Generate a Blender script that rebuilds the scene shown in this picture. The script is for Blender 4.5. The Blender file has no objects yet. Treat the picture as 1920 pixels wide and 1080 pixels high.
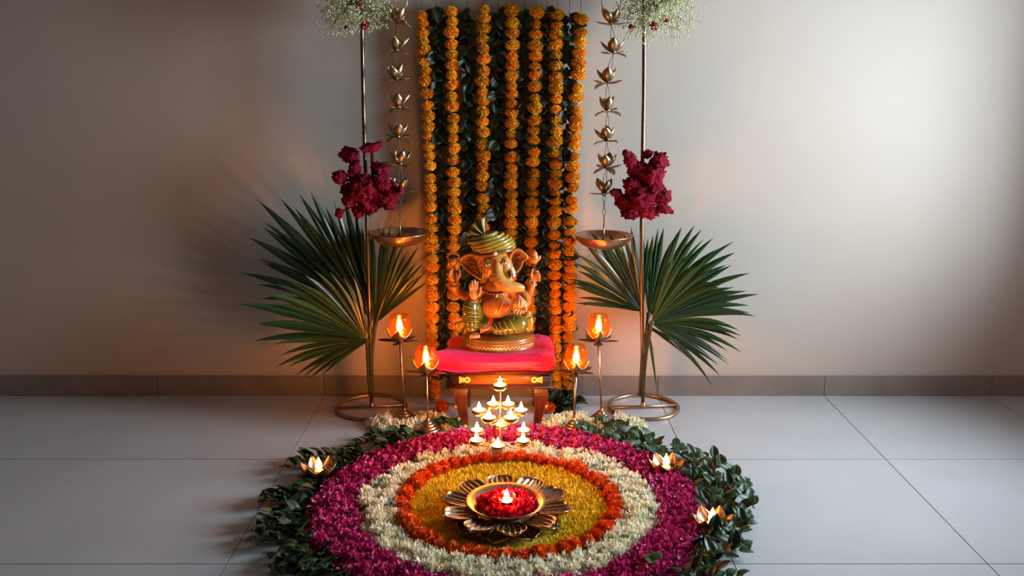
import bpy, math, random
import numpy as np
from mathutils import Vector, Matrix, Euler, noise
random.seed(7)
rng = np.random.default_rng(11)
scene = bpy.context.scene
COL = scene.collection
PI = math.pi
R = math.radians

# ------------------------------------------------------------------ camera
FOC, PITCH, CAM_H = 1700.0, R(13.2), 1.5
cam_data = bpy.data.cameras.new('camera')
cam_data.sensor_fit = 'HORIZONTAL'
cam_data.sensor_width = 36.0
cam_data.lens = 36.0 * FOC / 1920.0
cam_data.clip_start = 0.02
cam = bpy.data.objects.new('camera', cam_data)
cam.location = (0, 0, CAM_H)
cam.rotation_euler = (PI / 2 - PITCH, 0, 0)
COL.objects.link(cam)
scene.camera = cam

# ------------------------------------------------------------------ world and daylight
world = bpy.data.worlds.new('world')
world.use_nodes = True
scene.world = world
wb = world.node_tree.nodes['Background']
wb.inputs['Color'].default_value = (0.62, 0.74, 1.0, 1)
wb.inputs['Strength'].default_value = 1.0

SKY_W = 130.0
def area_light(name, loc, rot, sx, sy, power, color):
    d = bpy.data.lights.new(name, 'AREA')
    d.shape = 'RECTANGLE'
    d.size, d.size_y = sx, sy
    d.energy = power
    d.color = color
    d.spread = R(118)          # lamp beam narrowed to keep the nearby back wall from blowing out
    o = bpy.data.objects.new(name, d)
    o.location = loc
    o.rotation_euler = rot
    COL.objects.link(o)
    return o
# daylight coming in through the window opening of the right-hand wall
WIN_Y0, WIN_Y1, WIN_Z0, WIN_Z1 = 2.62, 3.66, 0.60, 2.25
area_light('window_daylight', (2.93, (WIN_Y0 + WIN_Y1) / 2, (WIN_Z0 + WIN_Z1) / 2), (0, R(90), 0),
           WIN_Z1 - WIN_Z0, WIN_Y1 - WIN_Y0, SKY_W, (0.71, 0.855, 1.0))

vs = scene.view_settings
vs.view_transform = 'Standard'
vs.look = 'None'
vs.exposure = 0.0
vs.gamma = 1.0
vs.use_curve_mapping = False

FLAME = 570.0          # radiance of a candle flame

# ------------------------------------------------------------------ picture to world
_cf = Vector((0, math.cos(PITCH), -math.sin(PITCH)))
_cu = Vector((0, math.sin(PITCH), math.cos(PITCH)))
def ray(px, py):
    return _cf * FOC + Vector((1, 0, 0)) * (px - 960) - _cu * (py - 540)
def P(px, py, Y):
    d = ray(px, py)
    return Vector((0, 0, CAM_H)) + d * (Y / d.y)
def F(px, py, z=0.0):
    d = ray(px, py)
    return Vector((0, 0, CAM_H)) + d * ((z - CAM_H) / d.z)

# ------------------------------------------------------------------ materials
def mat(name, color, rough=0.5, metal=0.0, var=0.0, nscale=8.0, color2=None, rand=0.0, hue=0.0,
        bump=0.0, bscale=60.0, trans=0.0, sheen=0.0, coat=0.0, spec=0.5, detail=4.0, stretch=None, sss=0.0):
    m = bpy.data.materials.new(name)
    m.use_nodes = True
    nt = m.node_tree
    N, L = nt.nodes, nt.links
    b = N['Principled BSDF']
    b.inputs['Roughness'].default_value = rough
    b.inputs['Metallic'].default_value = metal
    b.inputs['Specular IOR Level'].default_value = spec
    if sheen: b.inputs['Sheen Weight'].default_value = sheen
    if coat:
        b.inputs['Coat Weight'].default_value = coat
        b.inputs['Coat Roughness'].default_value = 0.12
    if sss:
        b.inputs['Subsurface Weight'].default_value = sss
        b.inputs['Subsurface Radius'].default_value = (0.01, 0.006, 0.003)
        b.inputs['Subsurface Scale'].default_value = 0.5
    tc = N.new('ShaderNodeTexCoord')
    vec = tc.outputs['Object']
    if stretch:
        mp = N.new('ShaderNodeMapping')
        mp.inputs['Scale'].default_value = stretch
        L.new(vec, mp.inputs['Vector'])
        vec = mp.outputs['Vector']
    nz = N.new('ShaderNodeTexNoise')
    nz.inputs['Scale'].default_value = nscale
    nz.inputs['Detail'].default_value = detail
    L.new(vec, nz.inputs['Vector'])
    if color2 is None:
        color2 = tuple(c * (1 - var) for c in color)
    mx = N.new('ShaderNodeMix')
    mx.data_type = 'RGBA'
    cr = N.new('ShaderNodeMapRange')
    cr.inputs['From Min'].default_value = 0.35
    cr.inputs['From Max'].default_value = 0.65
    L.new(nz.outputs['Fac'], cr.inputs['Value'])
    L.new(cr.outputs['Result'], mx.inputs['Factor'])
    mx.inputs['A'].default_value = (*color, 1)
    mx.inputs['B'].default_value = (*color2, 1)
    out = mx.outputs['Result']
    if rand or hue:
        oi = N.new('ShaderNodeObjectInfo')
        hs = N.new('ShaderNodeHueSaturation')
        mr = N.new('ShaderNodeMapRange')
        mr.inputs['To Min'].default_value = 1 - rand
        mr.inputs['To Max'].default_value = 1 + rand
        L.new(oi.outputs['Random'], mr.inputs['Value'])
        L.new(mr.outputs['Result'], hs.inputs['Value'])
        mh = N.new('ShaderNodeMapRange')
        mh.inputs['To Min'].default_value = 0.5 - hue
        mh.inputs['To Max'].default_value = 0.5 + hue
        ml = N.new('ShaderNodeMath'); ml.operation = 'MULTIPLY'; ml.inputs[1].default_value = 7.31
        fr = N.new('ShaderNodeMath'); fr.operation = 'FRACT'
        L.new(oi.outputs['Random'], ml.inputs[0]); L.new(ml.outputs[0], fr.inputs[0])
        L.new(fr.outputs[0], mh.inputs['Value'])
        L.new(mh.outputs['Result'], hs.inputs['Hue'])
        L.new(out, hs.inputs['Color'])
        out = hs.outputs['Color']
    L.new(out, b.inputs['Base Color'])
    if bump:
        n2 = N.new('ShaderNodeTexNoise')
        n2.inputs['Scale'].default_value = bscale
        n2.inputs['Detail'].default_value = 3
        L.new(vec, n2.inputs['Vector'])
        bp = N.new('ShaderNodeBump')
        bp.inputs['Strength'].default_value = bump
        bp.inputs['Distance'].default_value = 0.004
        L.new(n2.outputs['Fac'], bp.inputs['Height'])
        L.new(bp.outputs['Normal'], b.inputs['Normal'])
    if trans:
        tr = N.new('ShaderNodeBsdfTranslucent')
        L.new(out, tr.inputs['Color'])
        ms = N.new('ShaderNodeMixShader')
        ms.inputs['Fac'].default_value = trans
        L.new(b.outputs['BSDF'], ms.inputs[1])
        L.new(tr.outputs['BSDF'], ms.inputs[2])
        L.new(ms.outputs['Shader'], N['Material Output'].inputs['Surface'])
    return m

def emis(name, col, strength):
    m = bpy.data.materials.new(name)
    m.use_nodes = True
    N, L = m.node_tree.nodes, m.node_tree.links
    N.remove(N['Principled BSDF'])
    e = N.new('ShaderNodeEmission')
    e.inputs['Color'].default_value = (*col, 1)
    e.inputs['Strength'].default_value = strength
    L.new(e.outputs['Emission'], N['Material Output'].inputs['Surface'])
    return m

def amber_glass(name):
    m = bpy.data.materials.new(name)
    m.use_nodes = True
    N, L = m.node_tree.nodes, m.node_tree.links
    N.remove(N['Principled BSDF'])
    t = N.new('ShaderNodeBsdfTransparent'); t.inputs['Color'].default_value = (1.0, 0.80, 0.50, 1)
    g = N.new('ShaderNodeBsdfGlossy'); g.inputs['Color'].default_value = (1.0, 0.75, 0.5, 1); g.inputs['Roughness'].default_value = 0.06
    d = N.new('ShaderNodeBsdfTranslucent'); d.inputs['Color'].default_value = (1.0, 0.42, 0.09, 1)
    fr = N.new('ShaderNodeFresnel'); fr.inputs['IOR'].default_value = 1.3
    m0 = N.new('ShaderNodeMixShader'); m0.inputs['Fac'].default_value = 0.012
    L.new(t.outputs[0], m0.inputs[1]); L.new(d.outputs[0], m0.inputs[2])
    m1 = N.new('ShaderNodeMixShader')
    fm = N.new('ShaderNodeMath'); fm.operation = 'MULTIPLY'; fm.inputs[1].default_value = 0.45
    L.new(fr.outputs[0], fm.inputs[0]); L.new(fm.outputs[0], m1.inputs['Fac'])
    L.new(m0.outputs[0], m1.inputs[1]); L.new(g.outputs[0], m1.inputs[2])
    L.new(m1.outputs[0], N['Material Output'].inputs['Surface'])
    return m

M = {
 'wall': mat('wall_paint', (0.50, 0.425, 0.345), 0.75, var=0.04, nscale=2.0, bump=0.05, bscale=180),
 'wall_dark': mat('wall_low_bounce', (0.16, 0.085, 0.05), 0.8, var=0.1, nscale=2.0),  # unseen walls, colour darkened to cut bounced daylight
 'ceiling': mat('ceiling_low_bounce', (0.30, 0.24, 0.19), 0.7, var=0.1, nscale=2.0),  # unseen ceiling, toned down so it sends back less light
 'tile': mat('floor_tile', (0.46, 0.46, 0.455), 0.24, var=0.06, nscale=3.0, rand=0.03),
 'grout': mat('grout', (0.16, 0.15, 0.14), 0.9, var=0.2),
 'skirting': mat('skirting_stone', (0.25, 0.205, 0.17), 0.35, var=0.15, nscale=6.0),
 'brass': mat('antique_brass', (0.52, 0.35, 0.19), 0.34, 0.95, var=0.25, nscale=25, bump=0.10, bscale=90),
 'brass_dark': mat('dark_brass', (0.33, 0.22, 0.13), 0.40, 0.9, var=0.35, nscale=30, bump=0.12, bscale=80),
 'copper': mat('rose_brass', (0.50, 0.31, 0.19), 0.33, 0.95, var=0.2, nscale=30, bump=0.08, bscale=60),
 'bowl': mat('hammered_copper', (0.52, 0.30, 0.16), 0.30, 0.95, var=0.2, nscale=30, bump=0.5, bscale=38),
 'pole': mat('pole_brass', (0.30, 0.20, 0.12), 0.30, 0.95, var=0.2, nscale=30),
 'wire': mat('wire', (0.10, 0.08, 0.065), 0.5, 0.6, var=0.2),
 'string': mat('string', (0.10, 0.09, 0.06), 0.9, var=0.2),
 'marigold': mat('marigold_yellow', (0.95, 0.52, 0.018), 0.7, color2=(0.92, 0.40, 0.012), nscale=30, rand=0.13, hue=0.012, trans=0.18),
 'orange': mat('marigold_orange', (0.88, 0.155, 0.006), 0.7, color2=(0.74, 0.095, 0.004), nscale=40, rand=0.10, hue=0.006, trans=0.15),
 'stem': mat('stem_green', (0.07, 0.13, 0.035), 0.6, var=0.4, nscale=20),
 'leaf': mat('strung_leaf', (0.014, 0.040, 0.010), 0.42, color2=(0.008, 0.022, 0.006), nscale=20, rand=0.3, hue=0.015, trans=0.10),
 'sprig': mat('sprig_leaf', (0.035, 0.080, 0.022), 0.45, color2=(0.018, 0.046, 0.014), nscale=25, rand=0.35, hue=0.02, trans=0.12),
 'palm': mat('palm_leaf', (0.011, 0.038, 0.011), 0.30, color2=(0.020, 0.056, 0.013), nscale=3, rand=0.25, hue=0.012, trans=0.15, stretch=(1, 1, 1)),
 'palm_light': mat('palm_leaf_young', (0.036, 0.076, 0.010), 0.38, color2=(0.018, 0.048, 0.008), nscale=3, rand=0.2, hue=0.012, trans=0.2),
 'stalk': mat('palm_stalk', (0.055, 0.070, 0.022), 0.45, color2=(0.035, 0.034, 0.015), nscale=18, stretch=(1, 1, .2)),
 'celosia': mat('cockscomb', (0.27, 0.002, 0.020), 0.85, color2=(0.14, 0.001, 0.010), nscale=40, bump=0.9, bscale=240, spec=0.2, rand=0.15),
 'red_flower': mat('carnation', (0.55, 0.012, 0.045), 0.7, color2=(0.35, 0.006, 0.03), nscale=60, rand=0.1, trans=0.15),
 'gyp_white': mat('gypsophila_blossom', (0.88, 0.86, 0.58), 0.7, color2=(0.55, 0.58, 0.20), nscale=18, trans=0.2),
 'gyp_green': mat('gypsophila_stem', (0.10, 0.14, 0.035), 0.6, color2=(0.06, 0.08, 0.02), nscale=14),
 'magenta': mat('rose_petal', (0.78, 0.070, 0.30), 0.45, color2=(0.32, 0.008, 0.085), nscale=45, trans=0.22, detail=8),
 'magenta_base': mat('rose_petal_bed', (0.28, 0.010, 0.085), 0.7, color2=(0.18, 0.006, 0.06), nscale=40, bump=1.0, bscale=110),
 'cream': mat('white_petal', (0.95, 0.93, 0.76), 0.55, color2=(0.90, 0.87, 0.62), nscale=14, trans=0.25, detail=8),
 'cream_base': mat('white_petal_bed', (0.80, 0.77, 0.56), 0.7, color2=(0.45, 0.43, 0.26), nscale=60, bump=1.0, bscale=110),
 'yellow': mat('yellow_petal', (0.88, 0.66, 0.022), 0.6, color2=(0.80, 0.54, 0.014), nscale=14, trans=0.22, detail=8),
 'yellow_base': mat('yellow_petal_bed', (0.58, 0.42, 0.014), 0.8, color2=(0.42, 0.29, 0.010), nscale=60, bump=1.0, bscale=110),
 'red_petal': mat('red_petal', (0.80, 0.010, 0.022), 0.5, color2=(0.62, 0.006, 0.05), nscale=25, trans=0.25, detail=6),
 'silk': mat('pink_silk', (0.72, 0.005, 0.105), 0.50, var=0.15, nscale=5, sheen=0.08, spec=0.3),
 'wood': mat('dark_wood', (0.085, 0.030, 0.013), 0.28, color2=(0.045, 0.015, 0.007), nscale=6, stretch=(2, 12, 12), coat=0.3, detail=8),
 'wood_panel': mat('warm_wood_panel', (0.30, 0.115, 0.030), 0.30, color2=(0.19, 0.065, 0.018), nscale=4, stretch=(2, 14, 14), coat=0.3, detail=8),
 'leg_wood': mat('mahogany', (0.095, 0.027, 0.010), 0.28, color2=(0.045, 0.013, 0.006), nscale=5, stretch=(10, 10, 2), coat=0.3, detail=8),
 'inlay': mat('brass_inlay', (0.70, 0.42, 0.17), 0.38, 0.6, var=0.2, nscale=30),
 'skin': mat('painted_skin', (0.56, 0.20, 0.034), 0.32, color2=(0.44, 0.14, 0.022), nscale=16, coat=0.25, bump=0.06, bscale=60),
 'skin_pale': mat('painted_trunk', (0.58, 0.29, 0.065), 0.32, color2=(0.56, 0.22, 0.040), nscale=12, coat=0.25, bump=0.06, bscale=60),
 'skin_light': mat('painted_hand', (0.64, 0.33, 0.14), 0.36, color2=(0.50, 0.22, 0.085), nscale=30, coat=0.2),
 'olive': mat('painted_olive', (0.40, 0.29, 0.024), 0.28, color2=(0.27, 0.19, 0.014), nscale=14, coat=0.4),
 'olive_light': mat('painted_gold_edge', (0.62, 0.47, 0.15), 0.32, color2=(0.5, 0.34, 0.09), nscale=30, coat=0.3),
 'umber': mat('painted_umber', (0.050, 0.022, 0.010), 0.4, var=0.4, nscale=20, coat=0.2),
 'green': mat('painted_green', (0.15, 0.17, 0.014), 0.26, color2=(0.07, 0.085, 0.008), nscale=14, coat=0.4),
 'ivory': mat('painted_ivory', (0.80, 0.66, 0.46), 0.35, var=0.15, nscale=30, coat=0.3),
 'plinth': mat('painted_plinth', (0.14, 0.075, 0.020), 0.30, color2=(0.24, 0.115, 0.030), nscale=9, coat=0.3),
 'wax': mat('wax', (0.92, 0.84, 0.66), 0.4, var=0.05, sss=0.0, trans=0.3),
 'tin': mat('tealight_tin', (0.62, 0.52, 0.40), 0.3, 0.9, var=0.1),
 'flame': emis('flame', (1.0, 0.34, 0.062), FLAME),
 'bulb': emis('lantern_flame', (1.0, 0.36, 0.062), FLAME*.32),
 'bulb_soft': emis('holder_flame', (1.0, 0.42, 0.08), FLAME*.028),
 'glass': amber_glass('amber_glass'),
 'frame': mat('window_frame', (0.7, 0.7, 0.68), 0.4, var=0.05),
}

# ------------------------------------------------------------------ mesh helpers
class MB:
    def __init__(self):
        self.v, self.f = [], []
    def add(self, verts, faces, T=None):
        n = len(self.v)
        if T is not None:
            verts = [T @ Vector(p) for p in verts]
        self.v.extend(tuple(p) for p in verts)
        self.f.extend(tuple(i + n for i in q) for q in faces)
        return self
    def box(self, lo, hi):
        x0, y0, z0 = lo; x1, y1, z1 = hi
        return self.add([(x0,y0,z0),(x1,y0,z0),(x1,y1,z0),(x0,y1,z0),(x0,y0,z1),(x1,y0,z1),(x1,y1,z1),(x0,y1,z1)],
                 [(0,3,2,1),(4,5,6,7),(0,1,5,4),(1,2,6,5),(2,3,7,6),(3,0,4,7)])
    def bbox(self, lo, hi, b=0.003):
        """box with chamfered edges"""
        x0, y0, z0 = lo; x1, y1, z1 = hi
        c = Vector(((x0+x1)/2, (y0+y1)/2, (z0+z1)/2)); h = Vector(((x1-x0)/2, (y1-y0)/2, (z1-z0)/2))
        import bmesh
        bm = bmesh.new()
        bmesh.ops.create_cube(bm, size=2)
        for q in bm.verts: q.co = Vector((q.co.x*h.x, q.co.y*h.y, q.co.z*h.z)) + c
        bmesh.ops.bevel(bm, geom=list(bm.edges), offset=b, segments=2, affect='EDGES')
        bm.verts.index_update()
        self.add([q.co.copy() for q in bm.verts], [tuple(q.index for q in fc.verts) for fc in bm.faces])
        bm.free()
        return self
    def tube(self, pts, rad, seg=8, cap=True, flat=1.0, closed=False, roll=0.0):
        pts = [Vector(p) for p in pts]
        n = len(pts)
        if not hasattr(rad, '__len__'): rad = [rad] * n
        tang = []
        for i in range(n):
            if closed: t = pts[(i+1) % n] - pts[i-1]
            else: t = pts[min(i+1, n-1)] - pts[max(i-1, 0)]
            if t.length < 1e-9: t = Vector((0, 0, 1))
            tang.append(t.normalized())
        ref = Vector((0, 1, 0)) if abs(tang[0].y) < 0.9 else Vector((1, 0, 0))
        nrm = (ref - tang[0] * ref.dot(tang[0])).normalized()
        verts, faces = [], []
        for i in range(n):
            nrm = nrm - tang[i] * nrm.dot(tang[i])
            if nrm.length < 1e-6: nrm = tang[i].orthogonal()
            nrm.normalize()
            bn = tang[i].cross(nrm)
            for k in range(seg):
                a = 2 * PI * k / seg + roll
                verts.append(pts[i] + (nrm * math.cos(a) * flat + bn * math.sin(a)) * rad[i])
        m = n if closed else n - 1
        for i in range(m):
            j = (i + 1) % n
            for k in range(seg):
                k2 = (k + 1) % seg
                faces.append((i*seg+k, i*seg+k2, j*seg+k2, j*seg+k))
        if cap and not closed:
            faces.append(tuple(range(seg))[::-1])
            faces.append(tuple((n-1)*seg+k for k in range(seg)))
        return self.add(verts, faces)
    def lathe(self, prof, seg=24, T=None, sx=1.0, sy=1.0, cap=False):
        verts, faces = [], []
        for r, z in prof:
            for k in range(seg):
                a = 2 * PI * k / seg
                verts.append((r*sx*math.cos(a), r*sy*math.sin(a), z))
        for i in range(len(prof)-1):
            for k in range(seg):
                k2 = (k+1) % seg
                faces.append((i*seg+k, i*seg+k2, (i+1)*seg+k2, (i+1)*seg+k))
        if cap:
            faces.append(tuple(range(seg))[::-1])
            faces.append(tuple((len(prof)-1)*seg+k for k in range(seg)))
        return self.add(verts, faces, T)
    def ell(self, c, r, seg=16, rings=10, rot=None):
        c = Vector(c)
        if not hasattr(r, '__len__'): r = (r, r, r)
        verts, faces = [], []
        for i in range(1, rings):
            th = PI * i / rings
            for k in range(seg):
                a = 2 * PI * k / seg
                verts.append(Vector((r[0]*math.sin(th)*math.cos(a), r[1]*math.sin(th)*math.sin(a), r[2]*math.cos(th))))
        verts.append(Vector((0, 0, r[2]))); verts.append(Vector((0, 0, -r[2])))
        for i in range(rings-2):
            for k in range(seg):
                k2 = (k+1) % seg
                faces.append((i*seg+k, (i+1)*seg+k, (i+1)*seg+k2, i*seg+k2))
        top = (rings-1)*seg; bot = top+1
        for k in range(seg):
            k2 = (k+1) % seg
            faces.append((top, k, k2))
            faces.append((bot, (rings-2)*seg+k2, (rings-2)*seg+k))
        if rot is not None:
            verts = [rot @ q for q in verts]
        return self.add([q + c for q in verts], faces)
    def sheet(self, fn, nu, nv, thick=0.0, T=None):
        """grid surface fn(u,v); closed solid of the given thickness when thick > 0"""
        g = [[Vector(fn(i/nu, j/nv)) for j in range(nv+1)] for i in range(nu+1)]
        W = nv + 1
        verts = [g[i][j] for i in range(nu+1) for j in range(nv+1)]
        faces = [(i*W+j, i*W+j+1, (i+1)*W+j+1, (i+1)*W+j) for i in range(nu) for j in range(nv)]
        if thick:
            off = []
            for i in range(nu+1):
                for j in range(nv+1):
                    du = g[min(i+1, nu)][j] - g[max(i-1, 0)][j]
                    dv = g[i][min(j+1, nv)] - g[i][max(j-1, 0)]
                    nn = du.cross(dv)
                    if nn.length < 1e-12: nn = Vector((0, 0, 1))
                    off.append(g[i][j] - nn.normalized() * thick)
            n = len(verts)
            verts = verts + off
            faces = faces + [tuple(q + n for q in fc[::-1]) for fc in faces]
            for i in range(nu):
                a, b = i*W, (i+1)*W
                faces.append((a, b, b+n, a+n)); a += nv; b += nv
                faces.append((b, a, a+n, b+n))
            for j in range(nv):
                a, b = j, j+1
                faces.append((b, a, a+n, b+n)); a += nu*W; b += nu*W
                faces.append((a, b, b+n, a+n))
        return self.add(verts, faces, T)
    def mesh(self, name, material, smooth=True):
        me = bpy.data.meshes.new(name)
        me.from_pydata([tuple(p) for p in self.v], [], self.f)
        me.validate(clean_customdata=False)
        if smooth:
            me.polygons.foreach_set('use_smooth', [True] * len(me.polygons))
        me.materials.append(M[material] if isinstance(material, str) else material)
        me.update()
        return me
    def obj(self, name, material, parent=None, smooth=True, mtx=None):
        return link(name, self.mesh(name, material, smooth), parent, mtx)

def link(name, me, parent=None, mtx=None):
    o = bpy.data.objects.new(name, me)
    COL.objects.link(o)
    if parent is not None: o.parent = parent
    if mtx is not None: o.matrix_local = mtx
    return o
def tag(o, label, cat, group=None, kind=None):
    o['label'] = label; o['category'] = cat
    if group: o['group'] = group
    if kind: o['kind'] = kind
    return o
def thing(name, label, cat, loc=(0, 0, 0), group=None, rz=0.0):
    o = bpy.data.objects.new(name, None)
    o.empty_display_size = 0.02
    COL.objects.link(o)
    o.location = loc
    o.rotation_euler = (0, 0, rz)
    return tag(o, label, cat, group)
def struct(o):
    o['kind'] = 'structure'
    return o
def copy_tree(o, parent=None):
    c = o.copy()
    COL.objects.link(c)
    if parent is not None: c.parent = parent
    for ch in o.children:
        copy_tree(ch, c)
    return c
def TRS(loc, rot=(0, 0, 0), s=1.0):
    if not hasattr(s, '__len__'): s = (s, s, s)
    return Matrix.Translation(Vector(loc)) @ Euler(rot).to_matrix().to_4x4() @ Matrix.Diagonal((*s, 1))
def local(root, p):
    """a world point in the frame of an unrotated thing"""
    return Vector(p) - Vector(root.location)
def remeshed(o, voxel, smooth=4):
    """fuse the overlapping shapes of one mesh into one skin"""
    md = o.modifiers.new('fuse', 'REMESH'); md.mode = 'VOXEL'; md.voxel_size = voxel; md.use_smooth_shade = True
    sm = o.modifiers.new('soften', 'SMOOTH'); sm.iterations = smooth; sm.factor = 0.5
    bpy.context.view_layer.update()
    dg = bpy.context.evaluated_depsgraph_get()
    me = bpy.data.meshes.new_from_object(o.evaluated_get(dg))
    old = o.data
    o.modifiers.clear()
    o.data = me
    bpy.data.meshes.remove(old)
    me.polygons.foreach_set('use_smooth', [True] * len(me.polygons))
    return o
def spline(pts, n):
    """Catmull-Rom through points (any tuple length)"""
    pts = [np.array(p, float) for p in pts]
    P_ = [2*pts[0]-pts[1]] + pts + [2*pts[-1]-pts[-2]]
    out = []
    m = len(pts) - 1
    for i in range(n):
        s = m * i / (n - 1)
        k = min(int(s), m - 1); t = s - k
        a, b, c, d = P_[k:k+4]
        out.append(0.5 * ((2*b) + (-a+c)*t + (2*a-5*b+4*c-d)*t*t + (-a+3*b-3*c+d)*t**3))
    return out
def petal_fn(L, W, a0, a1, cup=0.3, prof=None, tipz=0.0, rib=0.0, nrib=0, r0=0.0):
    """petal growing along +Y from radius r0; its slope turns from a0 to a1 (radians above horizontal)"""
    prof = prof or (lambda t: math.sin(PI * min(1, (0.12 + 0.88*t)) ** 1.0) ** 0.8)
    steps = 24
    path = [(r0, 0.0)]
    for i in range(steps):
        a = a0 + (a1-a0) * (i+0.5)/steps
        path.append((path[-1][0] + L/steps*math.cos(a), path[-1][1] + L/steps*math.sin(a)))
    def fn(u, v):
        s = v*2 - 1
        q = u*steps; i = min(int(q), steps-1); t = q - i
        y = path[i][0]*(1-t) + path[i+1][0]*t
        z = path[i][1]*(1-t) + path[i+1][1]*t
        a = a0 + (a1-a0)*u
        h = W/2*prof(u)
        k = cup*h*s*s
        if rib: k += rib*math.cos(nrib*PI*s)*u
        return (s*h, y - math.sin(a)*k, z + math.cos(a)*k)
    return fn
lens_prof = lambda t: max(0.0, math.sin(PI * (0.06 + 0.94*t))) ** 0.75

# ------------------------------------------------------------------ the room
RX0, RX1, RY0, WALL_Y, RZ = -4.30, 2.75, -2.4, 4.14, 2.95
floor = struct(MB().box((RX0, RY0, -0.10), (RX1, WALL_Y, -0.003)).obj('floor', 'grout', smooth=False))
xs = [x for x in np.arange(0.70 - 0.8*7, RX1 + 0.8, 0.8)]
ys = [y for y in np.arange(3.385 - 0.8*8, WALL_Y + 0.8, 0.8)]
_g = 0.0013
for x in xs:
    for y in ys:
        a0, a1 = max(x, RX0) + _g, min(x + 0.8, RX1) - _g
        b0, b1 = max(y, RY0) + _g, min(y + 0.8, WALL_Y) - _g
        if a1 - a0 > 0.02 and b1 - b0 > 0.02:
            MB().bbox((a0, b0, -0.003), (a1, b1, 0.0), 0.0006).obj('tile', 'tile', floor, smooth=False)
wall = struct(MB().box((RX0 - 0.15, WALL_Y, -0.1), (RX1 + 0.18, WALL_Y + 0.15, RZ)).obj('wall_back', 'wall', smooth=False))
struct(MB().box((RX0 - 0.15, RY0, -0.1), (RX0, WALL_Y, RZ)).obj('wall_left', 'wall_dark', smooth=False))
struct(MB().box((RX0 - 0.15, RY0 - 0.15, -0.1), (RX1 + 0.18, RY0, RZ)).obj('wall_front', 'wall_dark', smooth=False))
wr = MB()
wr.box((RX1, RY0, -0.1), (RX1 + 0.18, WIN_Y0, RZ)).box((RX1, WIN_Y1, -0.1), (RX1 + 0.18, WALL_Y, RZ))
wr.box((RX1, WIN_Y0, -0.1), (RX1 + 0.18, WIN_Y1, WIN_Z0)).box((RX1, WIN_Y0, WIN_Z1), (RX1 + 0.18, WIN_Y1, RZ))
struct(wr.obj('wall_right', 'wall', smooth=False))
struct(MB().box((RX0 - 0.15, RY0 - 0.15, RZ), (RX1 + 0.18, WALL_Y + 0.15, RZ + 0.1)).obj('ceiling', 'ceiling', smooth=False))
win = MB()
for a, b in ((WIN_Y0, WIN_Y0 + .05), (WIN_Y1 - .05, WIN_Y1), ((WIN_Y0 + WIN_Y1)/2 - .02, (WIN_Y0 + WIN_Y1)/2 + .02)):
    win.box((RX1 + .04, a, WIN_Z0), (RX1 + .10, b, WIN_Z1))
win.box((RX1 + .04, WIN_Y0, WIN_Z0), (RX1 + .10, WIN_Y1, WIN_Z0 + .05)).box((RX1 + .04, WIN_Y0, WIN_Z1 - .05), (RX1 + .10, WIN_Y1, WIN_Z1))
struct(win.obj('window_1', 'frame', smooth=False))
bb = struct(MB().box((RX0, WALL_Y - 0.009, 0), (RX1, WALL_Y, 0.096)).obj('baseboard_back', 'grout', smooth=False))
for x in xs:
    a0, a1 = max(x, RX0) + .0008, min(x + 0.8, RX1) - .0008
    if a1 - a0 > .02:
        MB().bbox((a0, WALL_Y - 0.013, 0.0005), (a1, WALL_Y - 0.008, 0.0985), 0.0012).obj('skirting_tile', 'skirting', bb, smooth=False)

# ------------------------------------------------------------------ marigold flowers (shared meshes)
def pompom(name, material, r, h, n, seed, flat_axis='z'):
    """ball of ruffled petals, r radius, h half-height along its axis (z)"""
    rd = random.Random(seed)
    mb = MB()
    mb.ell((0, 0, 0), (r*0.80, r*0.80, h*0.80), 10, 7)
    for i in range(n):
        z = 1 - 2*(i+0.5)/n
        a = i*2.39996 + rd.uniform(-.2, .2)
        s = math.sqrt(1-z*z)
        d = Vector((s*math.cos(a), s*math.sin(a), z))
        nrm = Vector((d.x/r, d.y/r, d.z/h)).normalized()
        base = Vector((d.x*r*0.74, d.y*r*0.74, d.z*h*0.74))
        up = Vector((0, 0, 1)) if abs(nrm.z) < .9 else Vector((1, 0, 0))
        t = nrm.cross(up).normalized()
        b = t.cross(nrm)
        tw = rd.uniform(-.9, .9)
        t, b = t*math.cos(tw)+b*math.sin(tw), b*math.cos(tw)-t*math.sin(tw)
        w = r*rd.uniform(.20, .32); L = r*rd.uniform(.26, .40)
        tip = base + nrm*L + b*rd.uniform(-.10, .10)*r
        k = rd.uniform(-.12, .12)*r
        mb.add([base - t*w*.5, base + t*w*.5, tip + t*w*.7 + b*(k+.04*r), tip + nrm*r*.03 - b*k*.4, tip - t*w*.7 + b*(k-.04*r)],
               [(0, 1, 2, 3), (0, 3, 4)])
    return mb.mesh(name, material)
YM = [pompom('marigold_mesh', 'marigold', .0275, .0195, 170, s) for s in (1, 2, 3, 4)]
OM = [pompom('orange_marigold_mesh', 'orange', .0300, .0235, 150, s) for s in (5, 6, 7)]

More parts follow.
